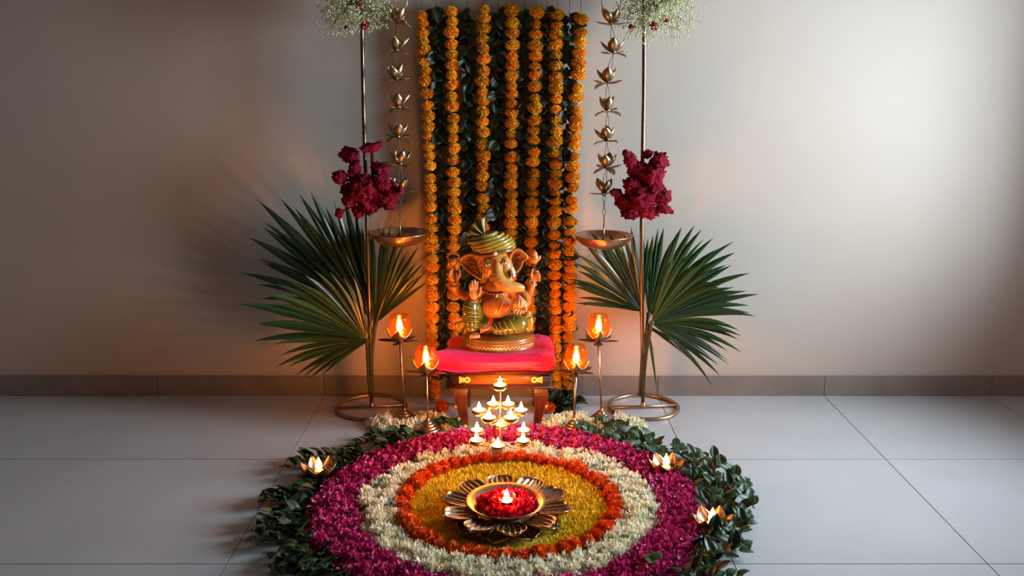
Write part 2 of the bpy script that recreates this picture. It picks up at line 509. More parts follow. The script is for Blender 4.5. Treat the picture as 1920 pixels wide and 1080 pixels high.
GY = 4.085     # depth of the garlands in front of the wall
NAIL_Z = 1.87
def nail_part(root, p):
    MB().tube([local(root, (p.x, WALL_Y, p.z + .01)), local(root, (p.x, GY - .012, p.z + .012))], .0025, 6).obj('nail', 'wire', root)
def garland(pxs, label, seed):
    rd = random.Random(seed)
    pts = [P(x, y, GY) for x, y in pxs]
    top = Vector((pts[0].x, GY, NAIL_Z))
    root = thing('marigold_garland', label, 'garland', top, 'marigold garlands hanging on the wall')
    curve = spline([tuple(p) for p in pts], 200)
    MB().tube([(0, 0, .012)] + [local(root, c) for c in curve[::6]] , .0011, 5).obj('string', 'string', root)
    nail_part(root, top)
    s, k = 0.0, 0
    prev = Vector(curve[0]); need = 0.0
    for c in curve:
        c = Vector(c)
        s += (c - prev).length; prev = c
        if s >= need:
            sc = rd.uniform(.86, 1.16)
            p = local(root, c) + Vector((rd.uniform(-.003, .003), rd.uniform(-.006, .004), 0))
            link('marigold', YM[rd.randrange(4)], root,
                 TRS(p, (rd.uniform(-.16, .16), rd.uniform(-.16, .16), rd.uniform(0, 6.28)), (sc, sc, sc*rd.uniform(.9, 1.1))))
            need = s + .0385*sc*rd.uniform(.93, 1.12) + (.012 if rd.random() < .06 else 0)
            k += 1
    return root
g_defs = [
 ([(791,30),(797,120),(803,250),(808,380),(811,500),(812,620),(815,700),(816,748)], 'marigold garland at the left end of the curtain of garlands'),
 ([(846,22),(848,150),(850,300),(852,420),(850,520),(852,640),(853,735)], 'second marigold garland from the left, above the pink cloth corner'),
 ([(907,18),(906,100),(905,250),(906,400),(904,560),(905,730)], 'third marigold garland from the left, behind the turban fan'),
 ([(960,20),(960,150),(959,300),(958,420),(957,600),(956,730)], 'middle marigold garland, fourth from either end of the row'),
 ([(1006,24),(1003,150),(1000,300),(997,440),(996,520),(990,650),(990,730)], 'third marigold garland from the right, behind the raised right hand'),
 ([(1045,28),(1043,100),(1042,300),(1040,430),(1041,560),(1042,680),(1046,745)], 'second marigold garland from the right end of the row'),
 ([(1089,36),(1083,170),(1074,330),(1070,440),(1068,560),(1066,660),(1063,733)], 'slanting marigold garland at the right end of the row'),
]
for i, (pp, lb) in enumerate(g_defs):
    garland(pp, lb, 100 + i)
# loose marigolds fallen at the foot of the wall
for i, (px, py, lb) in enumerate(((829, 762, 'loose orange marigold on the floor left of the stool'),
                                  (1030, 764, 'loose orange marigold on the floor right of the stool'))):
    p = F(px, py, .024)
    o = link('marigold', OM[i], None, TRS(p, (.5, .3, i), 1.0))
    tag(o, lb, 'flower', 'loose marigolds on the floor')

# ------------------------------------------------------------------ strings of dark leaves between the marigolds
def leaf_mesh(name, material, L, W, fold, curl, nu=6, nv=4, tip=1.0):
    def prof(t): return max(0.0, math.sin(PI * (t ** .8))) ** .8 if t < .999 else 0.0
    f = petal_fn(L, W, .25, .25 - curl, 0.0, prof)
    def fn(u, v):
        x, y, z = f(u, v)
        return (x, y, z + abs(x)*fold)
    mb = MB().sheet(fn, nu, nv, .0006)
    mb.tube([(0, -.008, -.003), (0, .01, .001)], .0011, 4)
    return mb.mesh(name, material)
LM = [leaf_mesh('strung_leaf_mesh', 'leaf', l, w, f, c) for l, w, f, c in
      ((.078, .058, .4, .5), (.070, .054, .8, .9), (.082, .056, .2, 1.3), (.066, .058, .5, -.4))]
def leaf_strand(pxs, label, seed):
    rd = random.Random(seed)
    pts = [P(x, y, GY + .018) for x, y in pxs]
    top = Vector((pts[0].x, GY + .018, NAIL_Z))
    root = thing('leaf_garland', label, 'garland', top, 'strings of green leaves hanging on the wall')
    curve = [Vector(c) for c in spline([tuple(p) for p in pts], 360)]
    MB().tube([(0, 0, .012)] + [local(root, c) for c in curve[::15]], .0012, 5).obj('string', 'string', root)
    nail_part(root, top)
    acc, need, prev, side = 0, 0, curve[0], 0
    for c in curve:
        acc += (c - prev).length; prev = c
        if acc >= need:
            side += 1
            # blades hang to either side of the string, faces turned to the room
            ph = (1 if side % 2 else -1)*rd.uniform(.15, 1.5)
            d = Vector((math.sin(ph), rd.uniform(-.35, .12), -math.cos(ph))).normalized()
            nn = Vector((rd.uniform(-.7, .7), -1, rd.uniform(-.5, .7)))
            nn = (nn - d*nn.dot(d)).normalized()
            xx = d.cross(nn)
            k_ = rd.uniform(.75, 1.08)
            m = Matrix.Translation(local(root, c) + Vector((0, rd.uniform(-.012, .010), 0))) @ Matrix((xx, d, nn)).transposed().to_4x4() @ Matrix.Diagonal((k_, k_, k_, 1))
            link('leaf', LM[rd.randrange(4)], root, m)
            need = acc + rd.uniform(.012, .020)
    return root
l_defs = [
 ([(818,12),(822,150),(826,300),(830,450),(832,600),(834,700)], 'string of dark leaves between the first two marigold garlands on the left'),
 ([(876,14),(878,150),(880,300),(880,450),(878,600),(878,700)], 'string of dark leaves left of the third marigold garland'),
 ([(934,18),(932,150),(932,300),(932,450),(931,600),(930,700)], 'string of dark leaves above the turban, left of the middle garland'),
 ([(984,16),(982,150),(980,300),(978,450),(977,600),(975,700)], 'string of dark leaves just right of the middle marigold garland'),
 ([(1026,14),(1024,150),(1022,300),(1020,450),(1018,600),(1022,735)], 'string of dark leaves beside the third marigold garland from the right'),
 ([(1068,26),(1064,150),(1059,300),(1056,450),(1056,600),(1054,745)], 'string of dark leaves between the last two marigold garlands on the right'),
]
for i, (pp, lb) in enumerate(l_defs):
    leaf_strand(pp, lb, 200 + i)
# a small pile of the same leaves where the right strings reach the floor
p = F(1052, 766)
pile = thing('leaf_pile', 'pile of dark leaves on the floor right of the stool', 'leaves', (p.x, p.y, 0))
rd = random.Random(5)
for i in range(26):
    a = rd.uniform(0, 6.28); r_ = .055*math.sqrt(rd.random())
    link('leaf', LM[i % 4], pile, TRS((r_*1.2*math.cos(a), r_*.6*math.sin(a), .012 + rd.uniform(0, .045)),
         (rd.uniform(-.5, .6), rd.uniform(-.5, .5), rd.uniform(0, 6.28)), .95))

# ------------------------------------------------------------------ hanging lotus chains with bowls
def petal_mesh(name, material, L, W, a0, a1, cup=.35, prof=lens_prof, thick=.0012, nu=8, nv=4, r0=.004, rib=0.0, nrib=0):
    return MB().sheet(petal_fn(L, W, a0, a1, cup, prof, rib=rib, nrib=nrib, r0=r0), nu, nv, thick).mesh(name, material)
LP_UP = [petal_mesh('chain_petal_up', 'brass', .060, .040, .45, 1.75, .6), petal_mesh('chain_petal_up_b', 'brass', .064, .038, .35, 1.5, .6)]
LP_OUT = [petal_mesh('chain_petal_out', 'brass_dark', .055, .026, -.15, .45, .25), petal_mesh('chain_petal_low', 'brass_dark', .052, .027, -.1, -.5, .25)]
core_mesh = MB().ell((0, 0, .004), (.010, .010, .007), 10, 6).mesh('lotus_core_mesh', 'brass_dark')
BOWL_Y = 3.93
def chain(lotus_px, bowl_c, bowl_w, label, seed):
    rd = random.Random(seed)
    bp = P(bowl_c[0], bowl_c[1], BOWL_Y)
    root = thing('hanging_lotus_bowl', label, 'hanging bowl', bp, 'hanging brass lotus chains with bowls')
    L_ = lambda x, y: local(root, P(x, y, BOWL_Y))
    pos = [L_(x, y) for x, y in lotus_px]
    # ring above, and links up to a ceiling hook
    rx, ry = lotus_px[0]
    rc = L_(rx, ry - 40) + Vector((0, 0, .0))
    rr = .040
    ringpts = [rc + Vector((rr*math.cos(t), 0, rr*math.sin(t))) for t in np.linspace(0, 2*PI, 33)[:-1]]
    MB().tube(ringpts, .0022, 6, closed=True).obj('ring', 'brass', root)
    zc = RZ - bp.z
    MB().tube([rc + Vector((0, 0, rr)), Vector((rc.x, 0, zc))], .0014, 6).obj('wire', 'wire', root)
    MB().lathe([(.0, -.02), (.014, -.016), (.018, -.004), (.018, 0)], 16, Matrix.Translation((rc.x, 0, zc))).obj('ceiling_hook', 'brass', root)
    prev = rc - Vector((0, 0, rr))
    for i, p in enumerate(pos):
        # link: teardrop loop from the part above down to this flower's centre
        mb = MB()
        a = prev; b = p + Vector((0, 0, .036)) if i else p + Vector((0, 0, .012))
        h = (a.z - b.z)
        ang = rd.uniform(-.9, .9)
        wd = .012
        loop = []
        for t in np.linspace(0, 1, 19)[:-1]:
            th = 2*PI*t
            z = b.z + h*(0.5 + 0.5*math.cos(th))
            k = math.sin(th) * wd * (0.25 + 0.75*(1 - (z - b.z)/max(h, 1e-4)))
            cx = a.x + (b.x - a.x)*(1 - (z - b.z)/max(h, 1e-4))
            loop.append(Vector((cx + k*math.cos(ang), k*math.sin(ang), z)))
        mb.tube(loop, .0013, 5, closed=True)
        if i:
            mb.tube([p + Vector((0.011*math.cos(t), 0, .018 + .014*math.sin(t))) for t in np.linspace(0, 2*PI, 17)[:-1]], .0013, 5, closed=True)
        mb.obj('link', 'wire', root)
        lot = link('lotus', core_mesh, root, TRS(p, (rd.uniform(-.08, .08), rd.uniform(-.1, .1), rd.uniform(0, 6.28)), 1.30))
        for k in range(4):
            link('petal', LP_UP[rd.randrange(2)], lot, TRS((0, 0, .002), (rd.uniform(-.12, .12), 0, k*PI/2 + rd.uniform(-.15, .15)), rd.uniform(.88, 1.0)))
        for k in range(4):
            link('outer_petal', LP_OUT[0 if rd.random() < .7 else 1], lot, TRS((0, 0, -.001), (0, 0, k*PI/2 + .78 + rd.uniform(-.2, .2)), rd.uniform(.9, 1.05)))
        prev = p - Vector((0, 0, .004))
    # short chain of wire links and the stem of the bowl
    end = Vector((0, 0, .06)) + Vector((prev.x*.2, 0, 0))
    n = 4
    for k in range(n):
        a = prev.lerp(end, k/n); b = prev.lerp(end, (k+1)/n)
        c = (a + b)/2; hh = (a - b).length/2 + .002
        ax = Vector((1, 0, 0)) if k % 2 == 0 else Vector((.3, .95, 0))
        MB().tube([c + ax*.006*math.cos(t) + Vector((0, 0, hh*math.sin(t))) for t in np.linspace(0, 2*PI, 15)[:-1]], .0012, 5, closed=True).obj('chain_link', 'wire', root)
    r = bowl_w/2
    MB().tube([end, Vector((0, 0, -.035))], .0032, 8).obj('stem', 'brass', root)
    prof = [(0.001, -.056), (r*.30, -.0545), (r*.58, -.046), (r*.80, -.031), (r*.93, -.013), (r, .004), (r+.0015, .0065),
            (r - .001, .0075), (r*.965, .004), (r*.90, -.012), (r*.77, -.028), (r*.55, -.042), (r*.28, -.0505), (.001, -.052)]
    MB().lathe(prof, 48).obj('bowl', 'bowl', root)
    return root
chain([(745,43),(743,96),(743,150),(747,203),(746,258),(750,309),(752,360)], (750, 438), .262,
      'chain of brass lotuses ending in a copper bowl, left of the garlands', 31)
chain([(1146,45),(1150,100),(1139,156),(1139,209),(1138,264),(1137,315),(1133,363)], (1132, 443), .256,
      'chain of brass lotuses ending in a copper bowl, right of the garlands', 32)
p = P(1105, 432, BOWL_Y)

# ------------------------------------------------------------------ tall stands
STAND_Y = 3.955
def stand(px, label, rz):
    c = F(px, 766); c.y = STAND_Y
    root = thing('flower_stand', label, 'stand', (c.x, c.y, 0), 'tall brass flower stands')
    rr, t = .158, .0085
    MB().tube([(rr*math.cos(a), rr*math.sin(a), t) for a in np.linspace(0, 2*PI, 49)[:-1]], t, 10, closed=True).obj('base_ring', 'copper', root)
    d = Vector((math.cos(rz), math.sin(rz), 0))
    MB().tube([-d*rr + Vector((0, 0, .010)), d*rr + Vector((0, 0, .010))], .0075, 8).obj('crossbar', 'copper', root)
    return root, c
def pole(root, pts):
    MB().tube([local(root, q) for q in pts], .0088, 12).obj('pole', 'pole', root)
    b = local(root, pts[0])
    MB().lathe([(.014, 0), (.014, .006), (.0100, .012), (.0100, .022)], 14, Matrix.Translation((b.x, b.y, b.z - .004)), cap=True).obj('pole_socket', 'copper', root)
ls, lc = stand(697, 'tall brass stand with a ring foot, left of the garlands', .12)
lp = [Vector((lc.x, lc.y, .014)), P(688, 420, STAND_Y), P(681, 180, STAND_Y), P(677, -60, STAND_Y)]
pole(ls, [Vector(q) for q in spline([tuple(q) for q in lp], 10)])
rs, rc_ = stand(1207, 'tall brass stand with a ring foot, right of the garlands', .10)
rp = [Vector((rc_.x - .004, rc_.y, .014)), P(1203, 420, STAND_Y), P(1207, 180, STAND_Y), P(1208, -60, STAND_Y)]
pole(rs, [Vector(q) for q in spline([tuple(q) for q in rp], 10)])

# ------------------------------------------------------------------ fan palm leaves tied to the stands
def palm(hub_px, Y, leaflets, stalk_px, label, yaw=0.0, tilt=0.0, mats=('palm',), seed=0, web=.60, da=None, droop=.10, fwd=0.0, wmul=1.0):
    rd = random.Random(seed)
    hub = P(hub_px[0], hub_px[1], Y)
    root = thing('palm_leaf', label, 'palm leaf', hub, 'fan palm leaves on the stands')
    pxm = 4.05/FOC
    U = Matrix.Rotation(yaw, 3, 'Z') @ Vector((1, 0, 0))
    V = Matrix.Rotation(tilt, 3, 'X') @ Vector((0, 0, 1))
    Nn = U.cross(V).normalized()            # points away from or to the camera
    if Nn.y > 0: Nn = -Nn
    sp = [local(root, P(x, y, yy)) for x, y, yy in stalk_px]
    MB().tube([Vector(q) for q in spline([tuple(q) for q in sp] + [(0, 0, 0)], 10)], [.0068]*8 + [.0075, .009], 8).ell((0, 0, 0), (.011, .008, .013), 10, 8).obj('stalk', 'stalk', root)
    angs = [l[0] for l in leaflets]
    for i, (ang, Lpx) in enumerate(leaflets):
        if da is None:
            nb = [abs(angs[j] - ang) for j in (i-1, i+1) if 0 <= j < len(angs)]
            half = R(min(min(nb), 9.0))*.5*1.35
        else: half = R(da)
        a = R(ang + rd.uniform(-1.6, 1.6)); L = Lpx*pxm*rd.uniform(.88, 1.07)
        d = U*math.cos(a) + V*math.sin(a)
        t = -U*math.sin(a) + V*math.cos(a)
        r1 = L*web*rd.uniform(.92, 1.08)
        wmax = math.tan(half)*r1*wmul
        dr = droop*rd.uniform(.4, 1.4)
        fw = fwd*rd.uniform(.8, 1.2)
        n = 9
        tw = rd.uniform(-.55, .55)
        t = t*math.cos(tw) + Nn*math.sin(tw)
        Nl = Nn*math.cos(tw) - t*math.sin(tw)*.0
        verts, faces = [], []
        for k in range(n+1):
            s = k/n
            r = .001 + (L - .001)*s
            if r < r1: w = max(math.tan(half)*r*wmul, min(.005, r*.6))
            else:
                q = (r - r1)/(L - r1)
                w = wmax*(1 - q**1.6)*.98 + .0004
            bend = s*s*s
            c = d*r + Vector((0, 0, -1))*dr*L*bend + Vector((0, -1, 0))*fw*L*s*s
            fold = w*.55
            y_lim = WALL_Y - .03 - hub.y
            mid = c + Nn*fold*.6
            e0 = c - t*w - Nn*fold*.5
            e1 = c + t*w - Nn*fold*.5
            for q in (e0, mid, e1):
                if q.y > y_lim: q.y = y_lim
                verts.append(q)
        for k in range(n):
            for j in (0, 1):
                faces.append((3*k+j, 3*k+j+1, 3*k+j+4, 3*k+j+3))
        mname = mats[rd.randrange(len(mats))]
        MB().add(verts, faces).obj('leaflet', mname, root, smooth=False)
    return root
def fan(a0, a1, n, l0, l1, l2=None):
    out = []
    for i in range(n):
        t = i/(n-1)
        L = l0 + (l1-l0)*t if l2 is None else (l0 + (l1-l0)*2*t if t < .5 else l1 + (l2-l1)*(2*t-1))
        out.append((a0 + (a1-a0)*t, L))
    return out
# right stand
palm((1203,584), 3.985, fan(170, 84, 20, 124, 192, 168), [(1199,742,3.96),(1204,660,3.97)], 'fan palm leaf spreading left under the right bowl', 0, .05, seed=1)
palm((1216,590), 4.02, fan(95, 8, 21, 176, 222, 185), [(1202,742,3.97),(1207,660,3.98)], 'fan palm leaf spreading up and right behind the right pole', 0, .04, seed=2)
palm((1222,606), 3.90, fan(80, -36, 25, 150, 192, 140), [(1206,742,3.94),(1211,670,3.93)], 'fan palm leaf spreading right, in front at the right stand', 0, -.05, seed=3, mats=('palm','palm','palm_light'), droop=.16, fwd=.12)
palm((1215,612), 3.915, [(-28,112),(-36,105),(-79,118)], [(1203,742,3.95),(1208,680,3.94)], 'young palm leaf with narrow blades hanging down at the right stand', 0, 0, seed=4, mats=('palm_light',), da=4.2, web=.35, droop=.08)
# left stand
palm((704,606), 4.01, fan(41, 132, 22, 132, 216, 200), [(699,742,3.965),(698,670,3.98)], 'fan palm leaf spreading right under the left bowl', 0, .04, seed=5, droop=.04)
palm((692,590), 4.03, fan(93, 165, 17, 235, 292, 230), [(696,742,3.96),(693,670,3.98)], 'tall palm leaf with long blades rising left behind the left pole', 0, .03, seed=6, droop=.07)
palm((688,640), 3.88, fan(98, 212, 23, 150, 228, 112), [(694,742,3.94),(690,690,3.93)], 'broad green palm leaf spreading left in front of the left pole', 0, -.08, seed=7, mats=('palm','palm_light','palm_light'), droop=.12, fwd=.18)
palm((694,634), 3.90, [(72,92),(108,130),(216,108)], [(697,742,3.945),(695,690,3.93)], 'young palm leaf with a few narrow blades at the left pole', 0, -.04, seed=8, mats=('palm_light',), da=4.4, web=.42, droop=.08)

# ------------------------------------------------------------------ cockscomb bunches on the poles
def bunch(heads, stems, Y, label, seed):
    rd = random.Random(seed)
    c = P(heads[0][0], heads[0][1], Y)
    root = thing('cockscomb_bunch', label, 'flowers', c, 'crimson cockscomb bunches on the stands')
    for k, (px, py, rx, ry) in enumerate(heads):
        q = local(root, P(px, py, Y + rd.uniform(-.02, .015)))
        sc = 4.05/FOC
        mb = MB().ell((0, 0, 0), (rx*sc, min(rx, ry)*sc*.9, ry*sc), 46, 34)
        off = Vector((rd.uniform(0, 50), rd.uniform(0, 50), rd.uniform(0, 50)))
        vv = []
        for v in mb.v:
            v = Vector(v)
            d = v.normalized()
            n1 = noise.noise(v*38 + off); n2 = noise.noise(v*95 + off); n3 = noise.noise(v*210 + off)
            s = 1 + .36*n1 + .30*(abs(n2)*2 - .5) + .10*n3
            vv.append(v*s)
        mb.v = vv
        mb.obj('flower_head', 'celosia', root, mtx=TRS(q, (0, rd.uniform(-.4, .4), 0)))
    for s in stems:
        pts = [local(root, P(x, y, Y + .01)) for x, y in s[:-1]]
        MB().tube([Vector(q) for q in spline([tuple(q) for q in pts], 8)], s[-1], 8).obj('stem', 'celosia', root)
    return root
CY = 3.915
bunch([(680,352,26,24),(697,276,20,9),(655,290,17,13),(636,332,13,13),(713,318,15,13),(716,342,17,14),(663,362,20,17),(703,366,21,18),
       (733,362,15,17),(724,378,19,12),(692,384,19,17),(655,376,13,12),(672,396,13,12),(637,399,8,9),(664,318,11,16),(748,355,7,9)],
      [((672,340),(668,310),(668,288),.014),((700,345),(698,310),(698,280),.007),((670,345),(652,330),(640,330),.004),((668,385),(650,392),(638,398),.004)], CY,
      'bunch of crimson cockscomb flowers on the left stand', 3)
bunch([(1205,372,27,22),(1182,302,11,15),(1196,316,17,13),(1214,288,9,8),(1236,304,15,17),(1222,330,21,19),(1190,345,19,16),(1156,362,13,9),
       (1172,378,18,15),(1240,370,17,16),(1226,352,17,16),(1184,396,18,13),(1214,396,20,13),(1244,392,14,9),(1192,360,14,14),(1257,396,7,5),(1174,288,6,7)],
      [((1200,360),(1192,330),(1184,305),.016),((1205,365),(1220,330),(1232,308),.009),((1180,370),(1165,364),(1152,360),.004)], CY,
      'bunch of crimson cockscomb flowers on the right stand', 4)

# ------------------------------------------------------------------ baby's breath on top of the stands
def scatter_mesh(name, material, bv, bf, mats4):
    """many transformed copies of a tiny shape in one mesh; mats4: (n,3,4)"""
    bv = np.asarray(bv, float); n = len(mats4); k = len(bv)
    V = np.einsum('nij,kj->nki', mats4[:, :, :3], bv) + mats4[:, None, :, 3]
    V = V.reshape(-1, 3)
    me = bpy.data.meshes.new(name)
    sizes = np.array([len(f) for f in bf]); flat = np.concatenate([np.array(f) for f in bf])
    loops = (flat[None, :] + (np.arange(n)*k)[:, None]).ravel()
    tot = np.tile(sizes, n)
    starts = np.concatenate([[0], np.cumsum(tot)[:-1]])
    me.vertices.add(len(V)); me.vertices.foreach_set('co', V.ravel())
    me.loops.add(len(loops)); me.loops.foreach_set('vertex_index', loops.astype(np.int32))
    me.polygons.add(len(tot)); me.polygons.foreach_set('loop_start', starts.astype(np.int32))
    me.update(calc_edges=True)
    me.polygons.foreach_set('use_smooth', [True]*len(tot))
    me.materials.append(M[material])
    return me
def rot_mats(rx, ry, rz, s, loc):
    """arrays -> (n,3,4): Rz @ Rx @ Ry * s"""
    n = len(rz)
    cz, sz, cx, sx, cy, sy = np.cos(rz), np.sin(rz), np.cos(rx), np.sin(rx), np.cos(ry), np.sin(ry)
    o = np.zeros(n); i = np.ones(n)
    Rz = np.stack([np.stack([cz, -sz, o], 1), np.stack([sz, cz, o], 1), np.stack([o, o, i], 1)], 1)
    Rx = np.stack([np.stack([i, o, o], 1), np.stack([o, cx, -sx], 1), np.stack([o, sx, cx], 1)], 1)
    Ry = np.stack([np.stack([cy, o, sy], 1), np.stack([o, i, o], 1), np.stack([-sy, o, cy], 1)], 1)
    A = Rz @ Rx @ Ry * np.asarray(s)[:, None, None]
    return np.concatenate([A, np.asarray(loc)[:, :, None]], 2)
octv = [(1,0,0),(-1,0,0),(0,1,0),(0,-1,0),(0,0,1),(0,0,-1)]
octf = [(0,2,4),(2,1,4),(1,3,4),(3,0,4),(2,0,5),(1,2,5),(3,1,5),(0,3,5)]
def gypsophila(px, py, Y, rx, rz_, label, seed, reds):
    g = np.random.default_rng(seed)
    c = P(px, py, Y)
    root = thing('babys_breath', label, 'flowers', c, "baby's breath bunches on the stands")
    nb = 120
    stems = MB(); ends = []
    for i in range(nb):
        a = g.uniform(0, 2*PI); el = g.uniform(-1.0, 1.3)
        r = (.35 + .65*g.random()**.6)
        d = Vector((math.cos(a)*math.cos(el)*rx*r, math.sin(a)*math.cos(el)*min(rx, .15)*r, math.sin(el)*rz_*r))
        m = d*.5 + Vector((g.normal(0, .012), g.normal(0, .012), .018))
        stems.tube([(0, 0, 0), m, d], [.0010, .0007, .0005], 3, cap=False)
        for k in range(8):
            t = g.uniform(.45, 1.0)
            b = m.lerp(d, (t - .45)/.55)
            e = b + Vector(g.normal(0, .021, 3))
            if c.y + e.y > WALL_Y - .02: e.y = WALL_Y - .02 - c.y
            stems.tube([b, e], [.00045, .00035], 3, cap=False)
            ends.append(tuple(e))
            for _ in range(2):
                ends.append(tuple(e + Vector(g.normal(0, .010, 3))))
    o = stems.obj('stems', 'gyp_green', root); o['kind'] = 'stuff'
    ends = np.array(ends); n = len(ends)
    sc = g.uniform(.0022, .0052, n)
    me = scatter_mesh('blossoms', 'gyp_white', octv, octf, rot_mats(g.uniform(0, 6, n), g.uniform(0, 6, n), g.uniform(0, 6, n), sc, ends))
    o = link('blossoms', me, root); o['kind'] = 'stuff'
    for x, y, s, lb in reds:
        q = P(x, y, Y - .05)
        f = link('carnation', CARN, None, TRS(q, (.9, .2, x), s))
        tag(f, lb, 'flower', "red flowers tucked into the baby's breath")
    return root
CARN = pompom('carnation_mesh', 'red_flower', .022, .016, 110, 9)
gypsophila(662, 4, 3.93, .175, .185, "bunch of baby's breath on top of the left stand", 21,
           [(684,47,.85,"red flower under the left bunch of baby's breath"),(672,10,.6,"small red flower inside the left baby's breath bunch"),(649,52,.4,"tiny red bud at the lower left of the left baby's breath")])
gypsophila(1229, 12, 3.93, .185, .185, "large bunch of baby's breath on top of the right stand", 22,
           [(1226,49,.85,"red flower under the right bunch of baby's breath"),(1247,38,.5,"small red bud at the right of the right baby's breath"),(1183,50,.5,"small red bud at the left of the right baby's breath")])

# ------------------------------------------------------------------ candles
def flame_mesh(name, r, h, m='flame'):
    prof = [(.0008, 0), (r*.62, h*.08), (r*.95, h*.22), (r, h*.34), (r*.82, h*.52), (r*.52, h*.70), (r*.24, h*.87), (.0003, h)]
    return MB().lathe(prof, 12).mesh(name, m)
FLM = flame_mesh('flame_mesh', .0066, .028)
FLM_BIG = flame_mesh('lantern_flame_mesh', .0125, .066, 'bulb')
FLM_DIYA = flame_mesh('holder_flame_mesh', .0150, .056, 'bulb_soft')
TIN = MB().lathe([(.0, 0), (.0205, 0), (.0215, .002), (.0225, .015), (.0232, .0155), (.0222, .0158), (.0214, .013)], 24).mesh('tin_mesh', 'tin')
WAX = MB().lathe([(.0213, .0035), (.0213, .0125), (.017, .0118), (.006, .0112), (.0, .0112)], 24).mesh('wax_mesh', 'wax')
WICK = MB().tube([(0, 0, .010), (.0004, 0, .0165)], .0009, 6).mesh('wick_mesh', 'string')
PIL = MB().lathe([(.0, 0), (.019, 0), (.0195, .002), (.0195, .026), (.018, .0285), (.012, .027), (.0, .0262)], 24).mesh('pillar_mesh', 'wax')
def tealight(loc, label, group, s=1.0, pillar=False, name='tea_light', fs=1.0, fm=None):
    root = thing(name, label, 'candle', loc, group)
    if pillar:
        link('wax', PIL, root); z = .0262
    else:
        link('tin', TIN, root); link('wax', WAX, root); z = .0118
    link('wick', WICK, root, TRS((0, 0, z - .0112)))
    link('flame', fm or (FLM_BIG if pillar else FLM), root, TRS((0, 0, z + .004), (0, 0, 0), fs))
    root.scale = (s, s, s)
    return root

# ------------------------------------------------------------------ lotus lanterns on stems
LAN_IN = MB().sheet(petal_fn(.084, .070, .10, 1.75, .40, lambda t: (math.sin(PI*min(1, .25+.45*t/.5))**.9 if t < .5 else max(0, (1-(t-.5)/.5))**.85*math.sin(PI*.70)**.9), r0=.010), 10, 6, .0012).mesh('lantern_petal_mesh', 'copper')
LAN_OUT = [petal_mesh('lantern_outer_petal_mesh', 'brass_dark', .088, .040, -.15, .35, .2, r0=.012), petal_mesh('lantern_outer_petal_mesh_b', 'brass_dark', .084, .042, .05, .25, .2, r0=.012)]
GLOBE = MB().lathe([(.012, .004), (.028, .012), (.041, .030), (.0470, .052), (.0470, .074), (.0430, .096), (.0375, .114), (.0365, .1142),
                    (.0420, .096), (.0460, .074), (.0460, .052), (.0400, .031), (.027, .0135), (.012, .0055)], 40).mesh('globe_mesh', 'glass')
def lantern(bx, by, top_px, label, clabel, seed, hz):
    rd = random.Random(seed)
    root = thing('lotus_lantern', label, 'lantern', (bx, by, 0), 'lotus lanterns on thin stems')
    T = local(root, Vector((P(top_px, 640, by).x, by, hz)))
    prof = [(.064, 0), (.065, .004), (.062, .009)]
    for k in range(5):
        r = .060 - k*.0105; z = .009 + k*.0095
        prof += [(r, z + .001), (r + .001, z + .004), (r - .001, z + .0075), (r - .006, z + .0095)]
    prof += [(.010, .058), (.0062, .064), (.0062, .070)]
    MB().lathe(prof, 36, cap=True).obj('base', 'copper', root)
    MB().tube([(0, 0, .066), T + Vector((0, 0, .004))], .0052, 10).obj('stem', 'copper', root)
    cup = MB().lathe([(.0, -.004), (.012, -.003), (.020, .004), (.024, .010), (.0, .0105)], 20, Matrix.Translation(T)).obj('cup', 'brass_dark', root)
    rz = rd.uniform(-.12, .12)
    for k in range(4):
        link('petal', LAN_IN, cup, TRS(T + Vector((0, 0, .004)), (0, 0, PI + rz + k*PI/2), 1.0))
    for k in range(5):
        link('outer_petal', LAN_OUT[k % 2], cup, TRS(T + Vector((0, 0, -.001)), (0, rd.uniform(-.1, .1), rz + .5 + k*2*PI/5), rd.uniform(.92, 1.05)))
    link('glass_globe', GLOBE, root, TRS(T + Vector((0, 0, .006))))
    tealight((bx + T.x, by, hz + .0120), clabel, 'candles inside the lotus lanterns', 1.0, True, 'lantern_candle', 1.1)
    return root
LANS = [(759, 792, 750, 640, 'taller lotus lantern on a stem, nearer the left stand', 'candle in the taller lotus lantern on the left'),
        (803, 812, 798, 699, 'shorter lotus lantern on a stem, left of the stool', 'candle in the shorter lotus lantern on the left'),
        (1127, 793, 1122, 640, 'taller lotus lantern on a stem, nearer the right stand', 'candle in the taller lotus lantern on the right'),
        (1076, 811, 1081, 699, 'shorter lotus lantern on a stem, right of the stool', 'candle in the shorter lotus lantern on the right')]
LAN_POS = []
for i, (bx, by, tx, ty, lb, cl) in enumerate(LANS):
    b = F(bx, by)
    LAN_POS.append(b)
    lantern(b.x, b.y, tx, lb, cl, 40 + i, P(tx, ty, b.y).z)

